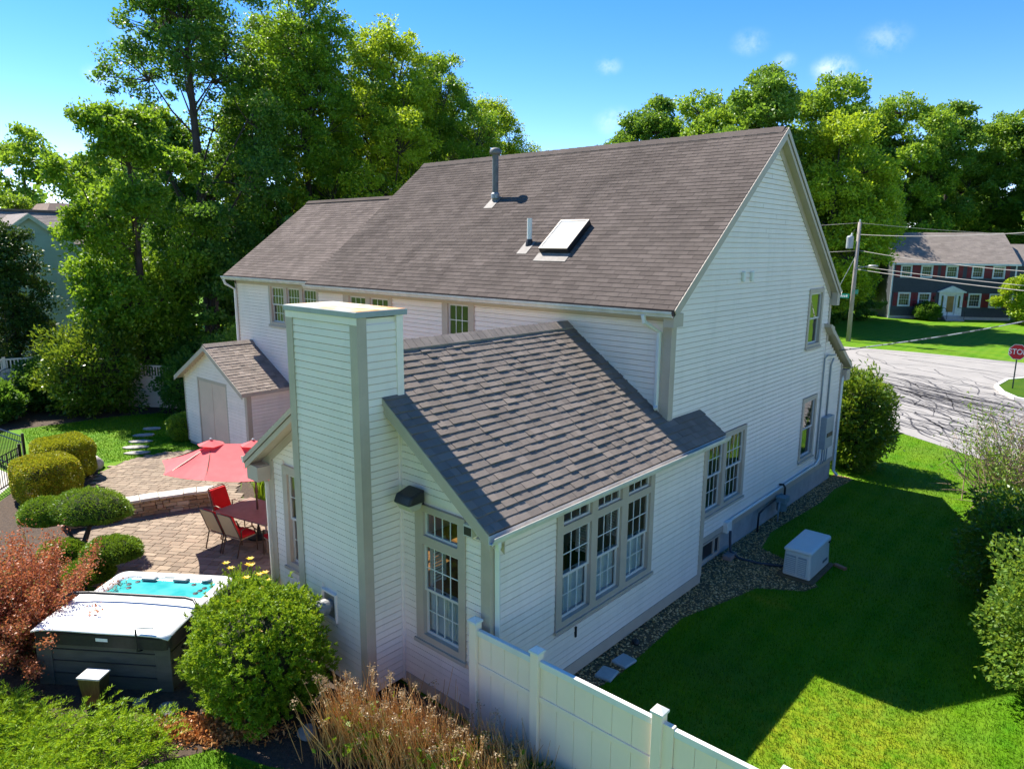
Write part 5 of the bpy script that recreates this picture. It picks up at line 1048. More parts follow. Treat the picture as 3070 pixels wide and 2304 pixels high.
def white_run(par, a, b, top=2.15):
    a, b = Vector(a), Vector(b); d = (b - a); ln_ = d.length; n_ = max(1, round(ln_ / 1.9)); F_ = FA(a, d, Vector((-d.y, d.x, 0)), (0, 0, 1))
    for i in range(n_):
        x0, x1 = i * ln_ / n_, (i + 1) * ln_ / n_; MB(F_).box(x0 - .06, x0 + .06, -.06, .06, 0, top + .08).build('post', M['vinyl'], par)
        m_ = round((x1 - x0 - .12) / .24); w__ = (x1 - x0 - .12) / m_
        for q_ in range(m_): MB(F_).box(x0 + .06 + q_ * w__ + .002, x0 + .06 + (q_ + 1) * w__ - .002, -.012, .012, .06, top - .5).build('board', M['vinyl'], par)
        for zz in (.03, top - .5, top - .06): MB(F_).box(x0 + .061, x1 - .061, -.03, .03, zz, zz + .07).build('rail', M['vinyl'], par)
        m_ = round((x1 - x0 - .12) / .13)
        for q_ in range(m_): x = x0 + .1 + q_ * (x1 - x0 - .2) / max(1, m_ - 1); MB(F_).box(x - .025, x + .025, -.01, .01, top - .429, top - .061).build('picket', M['vinyl'], par)
white_run(wf, (-36.6, 4.5, 0), (-35.2, 9.6, 0)); white_run(wf, (-35.2, 9.6, 0), (-28.6, 14.2, 0), 1.85)
tl = thing('trellis', 'black wire arch trellis standing against the white fence', 'trellis', (-35.4, 8.0, 0)); F_ = FA((-35.55, 7.55, 0), (.27, .96, 0), (-.96, .27, 0), (0, 0, 1))
MB(F_).tube([(0, -.15, 0)] + [(.5 - .5 * math.cos(R(a)), -.15, 1.3 + .5 * math.sin(R(a))) for a in range(0, 181, 15)] + [(1, -.15, 0)], .016, 6).build('arch', M['blackmetal'], tl)
for i in range(1, 6): MB(F_).tube([(i / 6, -.15, 0), (i / 6, -.15, 1.3 + .5 * math.sqrt(max(0, 1 - (1 - i / 3) ** 2)))], .008, 5).build('bar', M['blackmetal'], tl)
for i in range(7): MB(F_).tube([(0, -.15, .25 * i + .1), (1, -.15, .25 * i + .1)], .008, 5).build('crossbar', M['blackmetal'], tl)
# stepping stones in the back lawn, boulders
M['flag'] = pm('flagstone', (.42, .38, .33), (.34, .31, .27), 3, .9, .3, 30)
for i, (x, y, rx, ry, lb) in enumerate(((-25.6, 9.15, .42, .2, 'second pale flagstone from the patio in the back lawn'), (-24.85, 8.9, .42, .2, 'pale flagstone nearest the patio in the back lawn'), (-26.25, 9.55, .4, .2, 'third flagstone from the patio in the back lawn'),
                                       (-27.05, 10.0, .38, .2, 'fourth flagstone from the patio, in tree shade'), (-27.8, 10.6, .36, .2, 'farthest flagstone of the back lawn, in tree shade'), (-26.6, 8.0, .2, .14, 'small flagstone beside the farther clipped hedge'))):
    rng = random.Random(i); n_ = 9; pts = [(x + rx * (1 + rng.uniform(-.15, .15)) * math.cos(6.283 * j / n_) * .6 - ry * math.sin(6.283 * j / n_) * .8, y + rx * (1 + rng.uniform(-.15, .15)) * math.cos(6.283 * j / n_) * .8 + ry * math.sin(6.283 * j / n_) * .6, .004) for j in range(n_)]
    tag(MB().prism(pts, (0, 0, .045)).build('stepping_stone', M['flag'], bevel=.012), lb, 'stepping stone', 'stepping stones in the back lawn')
def rock(x, y, rx, ry, rz, lb, col, seed):
    m_ = MB(); m_.blob((x, y, rz * .55), rx, ry, rz, 14, 10, .1, random.Random(seed)); tag(m_.build('boulder', col, smooth=True), lb, 'rock')
M['rock'] = pm('pale granite', (.52, .48, .43), (.38, .35, .32), 3, .85, .6, 20); M['rock2'] = pm('grey rock', (.26, .25, .24), (.17, .165, .16), 4, .9, .6, 20)
rock(-24.15, 7.35, .34, .28, .26, 'pale rounded boulder between far hedge and patio', M['rock'], 1); rock(-22.75, 6.35, .26, .2, .16, 'small grey rock in the shade between the clipped hedges', M['rock2'], 2)
rock(-8.25, 4.9, .16, .14, .1, 'small grey rock in the mulch below the chimney', M['rock2'], 3); rock(-10.3, 3.8, .2, .14, .06, 'flat grey stone beside the tub corner', M['rock2'], 4); rock(-10.75, 3.55, .12, .1, .08, 'dark little rock at the foot of the tub', M['rock2'], 5)
# ================================================================== vegetation
def unitv(rg, n): v = rg.normal(size=(n, 3)); return v / np.linalg.norm(v, axis=1, keepdims=True)
def nrm(v): return v / (np.linalg.norm(v, axis=1, keepdims=True) + 1e-9)
def leafquads(P, rg, Ln, Wd, D=None, k=1.0, up=.0):
    n = len(P); d = unitv(rg, n)
    if D is not None: d = nrm(d + D * k)
    d[:, 2] += up; d = nrm(d); s = nrm(np.cross(d, unitv(rg, n))); m = rg.uniform(.7, 1.25, (n, 1))
    a = P + d * Ln * .45 * m; f = nrm(np.cross(d, s)) * Ln * .08
    V = np.stack([P, a + s * Wd * .5 * m + f, P + d * Ln * m, a - s * Wd * .5 * m + f], 1)
    return V.reshape(-1, 3), np.arange(4 * n).reshape(-1, 4)
def foliage(name, parent, P, rg, Ln, Wd, mat, rnd=None, D=None, k=1.0, up=0):
    V, F = leafquads(P, rg, Ln, Wd, D, k, up); V = V - np.array(org(parent))
    return link(name, npmesh(name, V, F, rg.random(len(P)) if rnd is None else rnd), mat, parent)
LM = {}
LM['maple'] = leafm('maple leaf', (.06, .155, .010), (.175, .305, .018), (.42, .62, .03), .43)
LM['dark'] = leafm('dark leaf', (.036, .105, .014), (.09, .195, .022), (.26, .46, .035), .40)
LM['lime'] = leafm('lime leaf', (.115, .22, .010), (.30, .42, .02), (.6, .72, .03), .43)
LM['oak'] = leafm('far leaf', (.08, .18, .014), (.23, .36, .028), (.46, .64, .04), .40)
LM['oakd'] = leafm('far dark leaf', (.052, .14, .016), (.15, .265, .026), (.36, .55, .04), .38)
LM['yew'] = leafm('yew shoot', (.06, .15, .006), (.23, .36, .014), (.5, .64, .03), .3, cc=(.38, .12, .02))
LM['arb'] = leafm('arborvitae spray', (.022, .06, .010), (.045, .1, .014), (.14, .22, .02), .2)
LM['jun'] = leafm('juniper spray', (.1, .24, .006), (.32, .46, .014), (.5, .62, .02), .28)
LM['red'] = leafm('barberry leaf', (.30, .075, .035), (.58, .21, .095), (.6, .2, .07), .34, cc=(.17, .2, .03))
LM['hedge'] = leafm('clipped hedge leaf', (.18, .23, .010), (.40, .40, .018), (.6, .58, .03), .28, cc=(.42, .26, .02))
LM['top'] = leafm('topiary leaf', (.07, .17, .012), (.2, .34, .02), (.42, .55, .03), .22)
LM['gloss'] = leafm('glossy leaf', (.045, .115, .009), (.13, .22, .016), (.4, .5, .03), .32, rough=.3)
LM['pale'] = leafm('privet leaf', (.07, .155, .015), (.19, .30, .03), (.42, .56, .05), .36, rough=.5)
LM['day'] = leafm('daylily leaf', (.09, .2, .01), (.2, .33, .015), (.45, .55, .02), .35)
M['bark'] = pm('bark', (.075, .06, .05), (.045, .038, .033), 9, .95, .8, 25, stretch=(1, 1, .25)); M['barkl'] = pm('pale twig', (.34, .24, .165), (.25, .175, .12), 9, .9)
M['core'] = pm('plant core with shade in colour', (.022, .03, .010), (.03, .028, .014), 6, .95)  # dark colour stands in for the shade deep inside the foliage
PROF = {'round': lambda t: np.sin(np.pi * (.10 + .84 * t)) ** .65, 'upright': lambda t: np.minimum(1, .55 + 1.6 * t) * np.maximum(1 - t, 0) ** .55 * 1.15, 'cone': lambda t: (1 - t) ** .85 + .05,
        'broad': lambda t: np.sin(np.pi * (.16 + .76 * t)) ** .5, 'oval': lambda t: np.sin(np.pi * (.14 + .8 * t)) ** .8}
def make_tree(name, label, x, y, H, Rr, cb, seed, ncl, nl, ls, mat, shape='round', group=None, asp=.75, rc=.17, tr=.24, lean=(0, 0), open_=0, cat='tree', twigs=1.0, lobes=20, lr=.36):
    """trunk, limbs to big lobes, twigs to leaf clumps on each lobe, leaves in each clump"""
    rg = np.random.default_rng(seed); t_ = thing(name, label, cat, (x, y, 0), group, local=True)
    # lobes spread through the crown outline on a spiral so that none pile up
    q = (np.arange(lobes) + .5) / lobes; t = np.clip(q + rg.normal(0, .03, lobes), .02, .98); zl = cb + (H - cb) * t * .93; th = np.arange(lobes) * 2.39996 + rg.normal(0, .35, lobes)
    lrad = Rr * lr * rg.uniform(.7, 1.3, lobes) * (.65 + .5 * PROF[shape](t)); rad = np.maximum(Rr * PROF[shape](t) * rg.uniform(.72, 1.2, lobes) - lrad * .8, 0) * (.45 + .55 * rg.random(lobes) ** .5)
    Lc = np.column_stack([lean[0] * zl / H + rad * np.cos(th), lean[1] * zl / H + rad * np.sin(th), zl])
    li = rg.choice(lobes, ncl, p=lrad ** 2 / (lrad ** 2).sum()); d = unitv(rg, ncl); out = Lc[li] - np.array([0, 0, 1]) * (cb + H) * .5; d = nrm(d + .55 * nrm(out * np.array([1, 1, .5])) + np.array([0, 0, .25])); d[:, 2] *= asp
    C_ = Lc[li] + d * (lrad[li] * (.45 + .6 * rg.random(ncl) ** .6))[:, None]; crad = Rr * rc * .62 * rg.uniform(.5, 1.4, ncl)
    mb = MB(); mb.tube([(0, 0, -.2), (lean[0] * .25, lean[1] * .25, H * .25), (lean[0] * .5 + rg.normal() * .12, lean[1] * .5, H * .5), (lean[0] * .75, lean[1] * .75 + rg.normal() * .12, H * .74), (lean[0] * .95, lean[1] * .95, H * .93)], [tr * 1.15, tr * .85, tr * .6, tr * .35, tr * .08], 8)
    for i in range(lobes):
        e = Lc[i]; zb = max(cb * .6, e[2] - rad[i] * 1.0 - .8); b = np.array([lean[0] * zb / H, lean[1] * zb / H, zb]); m = b * .5 + e * .5 + np.array([0, 0, -.1 * rad[i]]) + rg.normal(size=3) * .15; r0 = tr * .45 * max(.3, 1 - zb / H)
        mb.tube([b, b * .7 + m * .3, m, e], [r0, r0 * .85, r0 * .65, r0 * .4], 5, cap=False)
    for i in range(int(ncl * .5 * twigs)):
        b = Lc[li[i]]; e = C_[i]; mb.tube([b + (0, 0, -.2), (b + e) / 2 + rg.normal(size=3) * .1, e], [tr * .12, tr * .08, tr * .03], 3, cap=False)
    mb.build('trunk', M['bark'], t_, smooth=True)
    n = nl; ci = rg.integers(0, ncl, n); off = unitv(rg, n) * (rg.random((n, 1)) ** .5); off[:, 2] *= .7
    P = C_[ci] + off * crad[ci][:, None]; lt = rg.random(lobes)[li]; rnd = np.clip((lt * .5 + rg.random(ncl) * .5)[ci] * .6 + rg.random(n) * .4, 0, .999)
    foliage('crown', t_, P, rg, ls, ls * .62, mat, rnd, off * np.array([1, 1, .6]), .7, .05)
    return t_
def again(src, label, x, y, sc, rot, group=None, szz=None):
    o = copy_tree(src); o.location = (x, y, 0); o.scale = (sc, sc, szz or sc); o.rotation_euler = (0, 0, rot); o['label'] = label
    if group: o['group'] = group
    return o
GL, GRR = 'tall trees behind the back yard', 'trees across the street'
# -- left group
tB = make_tree('maple_tree', 'light green maple left of the tall dark trees, in front of the green house', -32.9, 12.6, 13.4, 3.3, 2.0, 11, 620, 74000, .165, LM['maple'], 'oval', GL, rc=.24, lobes=22)
tC = make_tree('tall_tree', 'tallest dark open-branched tree with trunk showing, its top cut by the frame', -38.0, 18.1, 22.0, 5.2, 5.0, 12, 680, 76000, .18, LM['dark'], 'broad', GL, rc=.19, tr=.36, lean=(-.8, .2), lobes=26, lr=.32)
tD = make_tree('tall_tree', 'tall yellow-green tree just right of the darkest one', -37.6, 24.3, 21.8, 5.3, 3.0, 13, 1000, 110000, .165, LM['maple'], 'oval', GL, asp=1.15, rc=.19, tr=.3, lobes=38, lr=.36)
tE = make_tree('tall_tree', 'yellow-green tree second from the right of the tall left group', -36.4, 28.8, 20.0, 5.3, 2.5, 14, 950, 104000, .17, LM['lime'], 'oval', GL, asp=1.2, rc=.19, tr=.28, lobes=36, lr=.36)
again(tD, 'shorter upright tree stepping down behind the wing roof', -35.6, 33.0, .87, 2.0, GL)
again(tE, 'lowest tree at the right end of the tall left group', -35.2, 37.5, .84, 4.0, GL)
again(tB, 'leafy tree filling the gap behind the tall dark one', -43.5, 18.2, 1.15, 1.3, GL); again(tB, 'leafy tree low between the two tallest', -41.5, 22.0, 1.0, 3.6, GL)
again(tD, 'tree standing deepest between the two tallest left trees', -43.0, 25.5, .92, 4.4, GL); again(tE, 'tree behind the yellow-green one, seen in its gaps', -42.0, 32.0, .9, 1.0, GL); again(tD, 'tree behind the lowest of the tall group', -41.0, 38.0, .8, 5.5, GL)
tH = make_tree('hemlock_tree', 'dark drooping evergreen between the shed and tall trees', -31.5, 15.2, 9.0, 2.7, .6, 15, 260, 36000, .175, LM['dark'], 'cone', None, asp=.5, rc=.26, tr=.18, lobes=26, lr=.4)
again(tH, 'dark evergreen tucked behind the wing of the house', -29.6, 18.6, .95, 2.2); again(tH, 'small evergreen beside the maple trunk', -33.2, 13.6, .62, 4.0)
tA = make_tree('broad_tree', 'rounded tree at the far left horizon', -73, 19.4, 16.6, 5.2, 3, 16, 420, 32000, .32, LM['oak'], 'round', 'trees on the left horizon', rc=.22)
again(tA, 'second rounded tree on the left horizon, by the maple', -76, 27.0, .98, 2.0, 'trees on the left horizon'); again(tA, 'low yellowish tree above the green house roof', -64, 14.8, .68, 4.2, 'trees on the left horizon'); again(tA, 'dark tree between green house and tall group', -66, 25.5, .84, 5.0, 'trees on the left horizon')
# arborvitae at the left edge, undergrowth in front of the fence
tS = make_tree('arborvitae', 'broad dark arborvitae rising behind the white fence at the left', -38.6, 9.1, 7.4, 3.1, .2, 18, 320, 42000, .14, LM['arb'], 'cone', None, asp=1.2, rc=.26, tr=.15, twigs=.3, lobes=34, lr=.4)
again(tS, 'second arborvitae cut by the left edge of the frame', -36.6, 5.4, .78, 2.4)
def bush(name, label, x, y, rx, ry, h, seed, n, ls, wd, mat, p=2.2, core=True, zc=.5, group=None, D=1.0, up=.15, shell=.25, rough=.12, cat='shrub', z0=0, stem=True, tuft=0, spots=0):
    rg = np.random.default_rng(seed); t_ = thing(name, label, cat, (x, y, z0), group)
    d = unitv(rg, n); r = 1 / (np.abs(d) ** p).sum(1) ** (1 / p); ph = rg.uniform(0, 6.28, 4); az = np.arctan2(d[:, 1], d[:, 0])
    bump = 1 + rough * (np.sin(4 * az + ph[0] + 3 * d[:, 2]) + np.sin(7 * az + ph[1] - 6 * d[:, 2]) + np.sin(9 * d[:, 2] + ph[2] + 2 * az)) * .5
    rr = (r * bump * (1 - shell * rg.random(n) ** 1.5))[:, None]; P = d * rr * np.array([rx, ry, h * .5]) + np.array([x, y, z0 + h * .5])
    if rough > .1:      # stray shoots break the outline
        ax_ = np.array([x, y, z0 + h * .5]); st_ = np.where(rg.random(n) < .05, rg.uniform(1.02, 1.17, n), 1.0)[:, None]; P = ax_ + (P - ax_) * st_
    keep = P[:, 2] > z0 + .02; P, d = P[keep], d[keep]
    cl = (np.sin(P[:, 0] * 9 + ph[0]) + np.sin(P[:, 1] * 8 + ph[1]) + np.sin(P[:, 2] * 10 + ph[3])) / 6 + .5
    rnd = np.clip(cl * .4 + rg.random(len(P)) * .6, 0, .999)
    if tuft:          # short shoots, each ringed with needles
        k_ = len(P); ax = nrm(d + np.array([0, 0, up * 2]) + rg.normal(0, .35, (k_, 3))); s_ = rg.random((k_ * tuft, 1)); ax2 = np.repeat(ax, tuft, 0); P = np.repeat(P, tuft, 0) + ax2 * s_ * ls * 1.6; d = nrm(ax2 * .9 + unitv(rg, len(P)) * .9); rnd = np.clip(np.repeat(rnd, tuft) * .5 + s_[:, 0] * .35, 0, .85)
        for _ in range(spots):
            c = P[rg.integers(len(P))]; rnd = np.where(((P - c) ** 2).sum(1) < rg.uniform(.07, .15) ** 2, .97, rnd)
    foliage('foliage', t_, P, rg, ls, wd, mat, rnd, d, D if not tuft else 2.0, up if not tuft else 0)
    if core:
        m_ = MB(); m_.blob((x, y, z0 + h * .5), rx * .70, ry * .70, h * .35, 12, 8, .06, random.Random(seed)); m_.build('dark_filler', M['core'], t_, smooth=True)  # opaque dark blob added to stop see-through, inner shade in its colour
    if stem: MB().tube([(x, y, z0 - .05), (x, y, z0 + h * .4)], .05, 6).build('stem', M['bark'], t_)
    return t_
bush('yew_bush', 'round green yew bush with a few brown sprigs between tub and chimney', -9.40, 4.84, .95, .88, 1.8, 21, 3900, .055, .02, LM['yew'], 2.7, rough=.14, shell=.3, up=.35, tuft=18, spots=6)
bush('rhododendron', 'large dark rhododendron at the front corner of the house', -6.5, 24.1, 1.05, 1.1, 3.1, 22, 14000, .17, .055, LM['gloss'], 2.3, rough=.2, shell=.4, D=.8)
for i, (x, y, rx, ry, h, lb) in enumerate(((-22.0, 5.5, .8, .74, 1.2, 'clipped golden-green boxy hedge, the nearer of the pair'), (-23.95, 6.5, .78, .74, 1.2, 'clipped golden-green boxy hedge, the farther one beside the boulder'))):
    bush('clipped_hedge', lb, x, y, rx, ry, h, 30 + i, 30000, .05, .035, LM['hedge'], 5.0, rough=.03, shell=.1, group='clipped golden hedges', up=.1)
bush('round_shrub', 'small round shrub in the shade at the shed corner', -25.5, 10.75, .55, .5, .95, 33, 9000, .06, .035, LM['top'], 2.2, rough=.08)
bush('privet_bush', 'pale leafy bush at the right edge of the lawn, nearest the camera', -.05, 13.7, 1.15, 1.5, 2.5, 34, 30000, .078, .045, LM['pale'], 2.4, rough=.22, shell=.45, up=.1)
bush('privet_bush', 'leafy bush at the right edge behind the pale one, mostly in shade', -.9, 16.8, 1.2, 1.6, 2.1, 35, 20000, .085, .05, LM['gloss'], 2.4, rough=.22, shell=.45)
bush('privet_bush', 'low green growth under the bare twiggy shrub', -1.4, 20.4, 1.1, 1.5, 1.2, 36, 9000, .11, .06, LM['gloss'], 2.3, rough=.25, shell=.5)
bush('shade_shrub', 'dark hydrangea in front of the white fence at far left', -33.4, 6.7, 1.15, 1.1, 1.5, 37, 7000, .16, .1, LM['dark'], 2.2, rough=.2, shell=.4)
bush('shade_shrub', 'glossy pale-flecked rhododendron below the maple', -32.2, 10.2, 1.7, 1.8, 3.6, 38, 16000, .17, .075, LM['gloss'], 2.3, rough=.25, shell=.5)
bush('shade_shrub', 'dark shrub between the rhododendron and the shed', -29.2, 12.9, 1.5, 1.2, 2.4, 39, 11000, .14, .06, LM['dark'], 2.2, rough=.2, shell=.4); bush('shade_shrub', 'low dark shrub right of the trellis', -34.3, 8.9, .9, 1.0, 2.2, 40, 9000, .13, .07, LM['dark'], 2.2, rough=.2, shell=.4)
bush('shade_shrub', 'dark leafy shrub filling the corner behind the shed', -26.6, 13.6, 1.4, 1.2, 3.6, 44, 12000, .15, .07, LM['dark'], 2.3, rough=.2, shell=.4)
bush('small_conifer', 'tiny bright dwarf conifer beside the farther clipped hedge', -25.4, 7.0, .45, .3, .5, 41, 5000, .06, .03, LM['top'], 2.0, rough=.2)
hp = FH @ Vector((3.2, -1.4, 0)); bush('foundation_shrub', 'dark rounded shrub left of the grey house door', hp.x, hp.y, 1.1, 1.1, 1.7, 42, 7000, .2, .09, LM['dark'], 2.2)
hp = FH @ Vector((10.6, -3.6, 0)); tJ = make_tree('ornamental_tree', 'small bright green ornamental tree before the grey house', hp.x, hp.y, 4.4, 2.5, 1.0, 43, 140, 16000, .2, LM['lime'], 'broad', None, rc=.32, tr=.1, lobes=12)
# cloud-pruned juniper: pads on a leaning trunk
tp_ = thing('topiary_juniper', 'cloud-pruned juniper with rounded green pads on bare trunk', 'shrub', (-16.6, 4.6, 0))
MB().tube([(-16.6, 4.55, -.05), (-16.75, 4.7, .4), (-16.95, 4.95, .8), (-17.2, 5.05, 1.1)], [.07, .065, .05, .04], 8).build('trunk', M['bark'], tp_, smooth=True)
for a in ((-15.5, 4.85, .7), (-15.55, 4.42, .4), (-17.9, 4.45, 1.0)): MB().tube([(-16.7, 4.65, .3), (-16.2 if a[0] > -17 else -17.3, 4.6, a[2] * .75), a], [.045, .035, .02], 6).build('limb', M['bark'], tp_, smooth=True)
for i, (x, y, z, rx, ry, rz) in enumerate(((-17.15, 5.05, 1.05, .95, .62, .52), (-15.5, 4.9, .62, .62, .48, .33), (-15.55, 4.4, .3, .55, .45, .28), (-17.95, 4.4, .92, .6, .5, .42), (-16.5, 4.25, .5, .5, .42, .3))):
    rg = np.random.default_rng(60 + i); n = 15000; d = unitv(rg, n); d[:, 2] = np.where(d[:, 2] < 0, d[:, 2] * .35, d[:, 2]); P = d * np.array([rx, ry, rz]) * (1 - .14 * rg.random((n, 1))) * (1 + .05 * np.sin(7 * np.arctan2(d[:, 1], d[:, 0]) + i))[:, None]; ca_, sa_ = math.cos(R(33)), math.sin(R(33))
    P = np.column_stack([P[:, 0] * ca_ - P[:, 1] * sa_ + x, P[:, 0] * sa_ + P[:, 1] * ca_ + y, P[:, 2] + z]); foliage('pad', tp_, P, rg, .055, .016, LM['top'], None, d, 1.2, .1)
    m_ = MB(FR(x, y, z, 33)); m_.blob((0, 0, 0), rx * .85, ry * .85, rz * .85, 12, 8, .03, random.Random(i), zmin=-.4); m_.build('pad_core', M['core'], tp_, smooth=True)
# red barberry at the left edge
rb = thing('barberry_bush', 'red-leaved barberry bush at the left edge beside the hot tub', 'shrub', (-13.75, 2.75, 0)); rg = np.random.default_rng(71)
nb = 230; B0 = np.column_stack([-13.75 + rg.normal(0, .2, nb), 2.75 + rg.normal(0, .2, nb), np.zeros(nb)]); dirs = nrm(np.column_stack([rg.normal(0, .62, nb), rg.normal(0, .55, nb), rg.uniform(.55, 1.3, nb)])); ln_ = rg.uniform(1.0, 2.25, nb); k = MB(); Ps = []
for i in range(nb):
    b, d = B0[i], dirs[i]; pts = [b + d * ln_[i] * s - np.array([0, 0, .28 * s * s * ln_[i] * (1 - d[2])]) for s in (0, .35, .7, 1)]; k.tube(pts, [.012, .009, .006, .003], 4, cap=False)
    s = rg.random((330, 1)) ** .6; q = b + d * ln_[i] * s - np.array([0, 0, .28]) * s * s * ln_[i] * (1 - d[2]); Ps.append(q + rg.normal(0, .06, (330, 3)))
k.build('stem', M['barkl'], rb); foliage('foliage', rb, np.concatenate(Ps), rg, .042, .03, LM['red'])
# juniper ground cover: arching sprays
jn = thing('juniper_groundcover', 'low spreading juniper with bright feathery sprays in the left foreground', 'shrub', (-10.8, 2.5, 0)); rg = np.random.default_rng(72)
JP = [(-13.2, 1.7), (-12.1, 2.3), (-11.6, 2.55), (-11.15, 2.5), (-10.9, 2.95), (-10.4, 3.3), (-9.85, 3.6), (-9.35, 3.35), (-9.3, 2.6), (-9.8, 1.2), (-12.0, .6)]
Q = np.column_stack([rg.uniform(-13.2, -8.8, 4600), rg.uniform(.5, 4, 4600)]); Q = Q[inpoly(Q, JP)]; Q = Q[((Q[:, 0] + 11.28) ** 2 + (Q[:, 1] - 3.1) ** 2) > .36]; Ps, Ds = [], []
for q in Q:
    az = rg.uniform(0, 6.28); L_ = rg.uniform(.25, .5); el = rg.uniform(.25, .8); d = np.array([math.cos(az) * math.cos(el), math.sin(az) * math.cos(el), math.sin(el)]); h0 = .06 + .3 * (.5 + .5 * math.sin(q[0] * 2.3 + 1) * math.cos(q[1] * 2.1)) * rg.random()
    s = np.linspace(.1, 1, 25)[:, None]; p = np.array([q[0], q[1], h0]) + d * L_ * s - np.array([0, 0, .16]) * s * s; side = np.array([-math.sin(az), math.cos(az), 0]) * np.where(np.arange(25) % 2, 1, -1)[:, None]
    Ps.append(p); Ds.append(nrm(d + side * .8))
Ps, Ds = np.concatenate(Ps), np.concatenate(Ds); foliage('foliage', jn, Ps, rg, .062, .015, LM['jun'], np.repeat(rg.random(len(Q)), 25) * .5 + rg.random(len(Ps)) * .5, Ds, 3.0, .1)
k = MB()
for q in Q[:260]: k.tube([(q[0], q[1], 0), (q[0] + rg.normal() * .1, q[1] + rg.normal() * .1, .2)], .006, 3)
tag(k.build('stem', M['bark'], jn), kind='stuff')
# brown prunings and fallen needles by the tub corner
rg = np.random.default_rng(73); P = np.column_stack([rg.normal(-9.3, .32, 5200), rg.normal(3.95, .17, 5200), np.abs(rg.normal(.02, .06, 5200))]); P[:, 1] += (P[:, 0] + 9.45) * .7
dn = link('dead_needles', npmesh('dead_needles', *leafquads(P, rg, .07, .03), rg.random(5200)), leafm('dead needle', (.42, .14, .03), (.55, .27, .09), (.5, .2, .05), .2)); tag(dn, 'orange-brown heap of dead needles below the yew bush', 'leaf litter', kind='stuff')
# dried perennial stems by the fence
ds = thing('dried_perennial', 'clump of dry orange-brown stems with spent heads in front of the white fence', 'plant', (-6.7, 5.7, 0)); rg = np.random.default_rng(74); k = MB(); tips = []
for i in range(1900):
    f_ = rg.random(); b = np.array([-7.75 + 2.7 * f_ + rg.normal(0, .12), 5.1 + .95 * f_ + rg.normal(0, .22), 0]); b[1] = min(b[1], 6.35)
    az = rg.normal(-1.9, 1.3); tl_ = abs(rg.normal(.22, .14)); h = rg.uniform(.5, 1.2) * (1 - .25 * f_) ; d = np.array([math.cos(az) * tl_, math.sin(az) * tl_, 1]); p1 = b + d * h * .5; p2 = b + d * h + np.array([math.cos(az), math.sin(az), -.3]) * h * .08 * rg.random()
    p1 += rg.normal(0, .02, 3)
    if p2[1] > 6.4: p2[1] = 6.4
    k.r = float(rg.random()); k.tube([b, p1, p2], [.0065, .0055, .003], 3, cap=False); tips.append(p2)
kst = k.build('stem', pm('dry stem', (.58, .29, .085), (.42, .22, .075), 6, .85, rnd=.8, c3=(.58, .38, .16)), ds); tag(kst, kind='stuff')
tips = np.array(tips); hd = tips[rg.random(len(tips)) < .09]; P = np.repeat(hd, 26, 0) + rg.normal(0, .028, (len(hd) * 26, 3)); foliage('seed_head', ds, P, rg, .03, .02, leafm('dry flower', (.32, .21, .11), (.46, .34, .2), (.46, .34, .2), .3))
P = np.column_stack([rg.uniform(-7.7, -5.2, 1500), np.zeros(1500), rg.uniform(.05, .65, 1500)]); P[:, 1] = 5.1 + (P[:, 0] + 7.75) / 2.7 * .95 + rg.normal(0, .2, 1500); P = P[rg.random(1500) < .6 + .5 * np.sin(P[:, 0] * 5)]; tag(foliage('fresh_leaf', ds, P, rg, .12, .07, LM['day']), kind='stuff')
P = np.column_stack([rg.uniform(-5.6, -4.4, 400), rg.uniform(5.7, 6.4, 400), rg.uniform(.02, .4, 400)]); tag(link('lily_foliage', npmesh('lily_foliage', *leafquads(P, rg, .2, .05, np.tile([0, 0, 1.], (400, 1)), 1), rg.random(400)), LM['gloss']), 'dark green leaves at the foot of the white fence', 'plant')
# daylilies
def daylily(label, x, y, rx, ry, n, seed, fl):
    t_ = thing('daylily', label, 'flower', (x, y, 0)); rg = np.random.default_rng(seed); k = MB()
    for i in range(n):
        a = rg.uniform(0, 6.28); r_ = rg.random() ** .5; b = Vector((x + rx * r_ * math.cos(a), y + ry * r_ * math.sin(a), 0)); az = rg.uniform(0, 6.28); h = rg.uniform(.45, .75); o = Vector((math.cos(az), math.sin(az), 0)) * h * rg.uniform(.2, .6); s = Vector((-o.y, o.x, 0)).normalized() * .013
        p = [b, b + o * .35 + Vector((0, 0, h * .65)), b + o * .75 + Vector((0, 0, h * .9)), b + o * 1.2 + Vector((0, 0, h * .72))]; k.r = float(rg.random())
        k.add([p[0] - s, p[0] + s, p[1] + s, p[1] - s, p[2] + s * .7, p[2] - s * .7, p[3]], [(0, 1, 2, 3), (3, 2, 4, 5), (5, 4, 6)])
    k.build('leaf', LM['day'], t_); ym = leafm('yellow petal', (.7, .42, .01), (.8, .55, .02), (.9, .6, .02), .3)
    for i in range(fl):
        a = rg.uniform(0, 6.28); r_ = rg.random() ** .5 * .9; c = Vector((x + rx * r_ * math.cos(a), y + ry * r_ * math.sin(a), rg.uniform(.7, .9))); f_ = MB()
        for q in range(6):
            u = Vector((math.cos(q * 1.047), math.sin(q * 1.047), .35)); s = Vector((-u.y, u.x, 0)) * .022; f_.add([c, c + u * .04 + s, c + u * .085 + Vector((0, 0, -.01)), c + u * .04 - s], [(0, 1, 2, 3)])
        fo_ = f_.build('flower', ym, t_); MB().tube([(c.x, c.y, .05), c], .005, 4).build('stalk', LM['day'], fo_)
daylily('yellow daylilies in bloom between the hot tub and the sunroom', -12.2, 6.15, .75, .38, 620, 81, 12); daylily('clump of strappy green daylily leaves in the bed behind the table', -17.7, 9.75, .5, .4, 260, 82, 0)
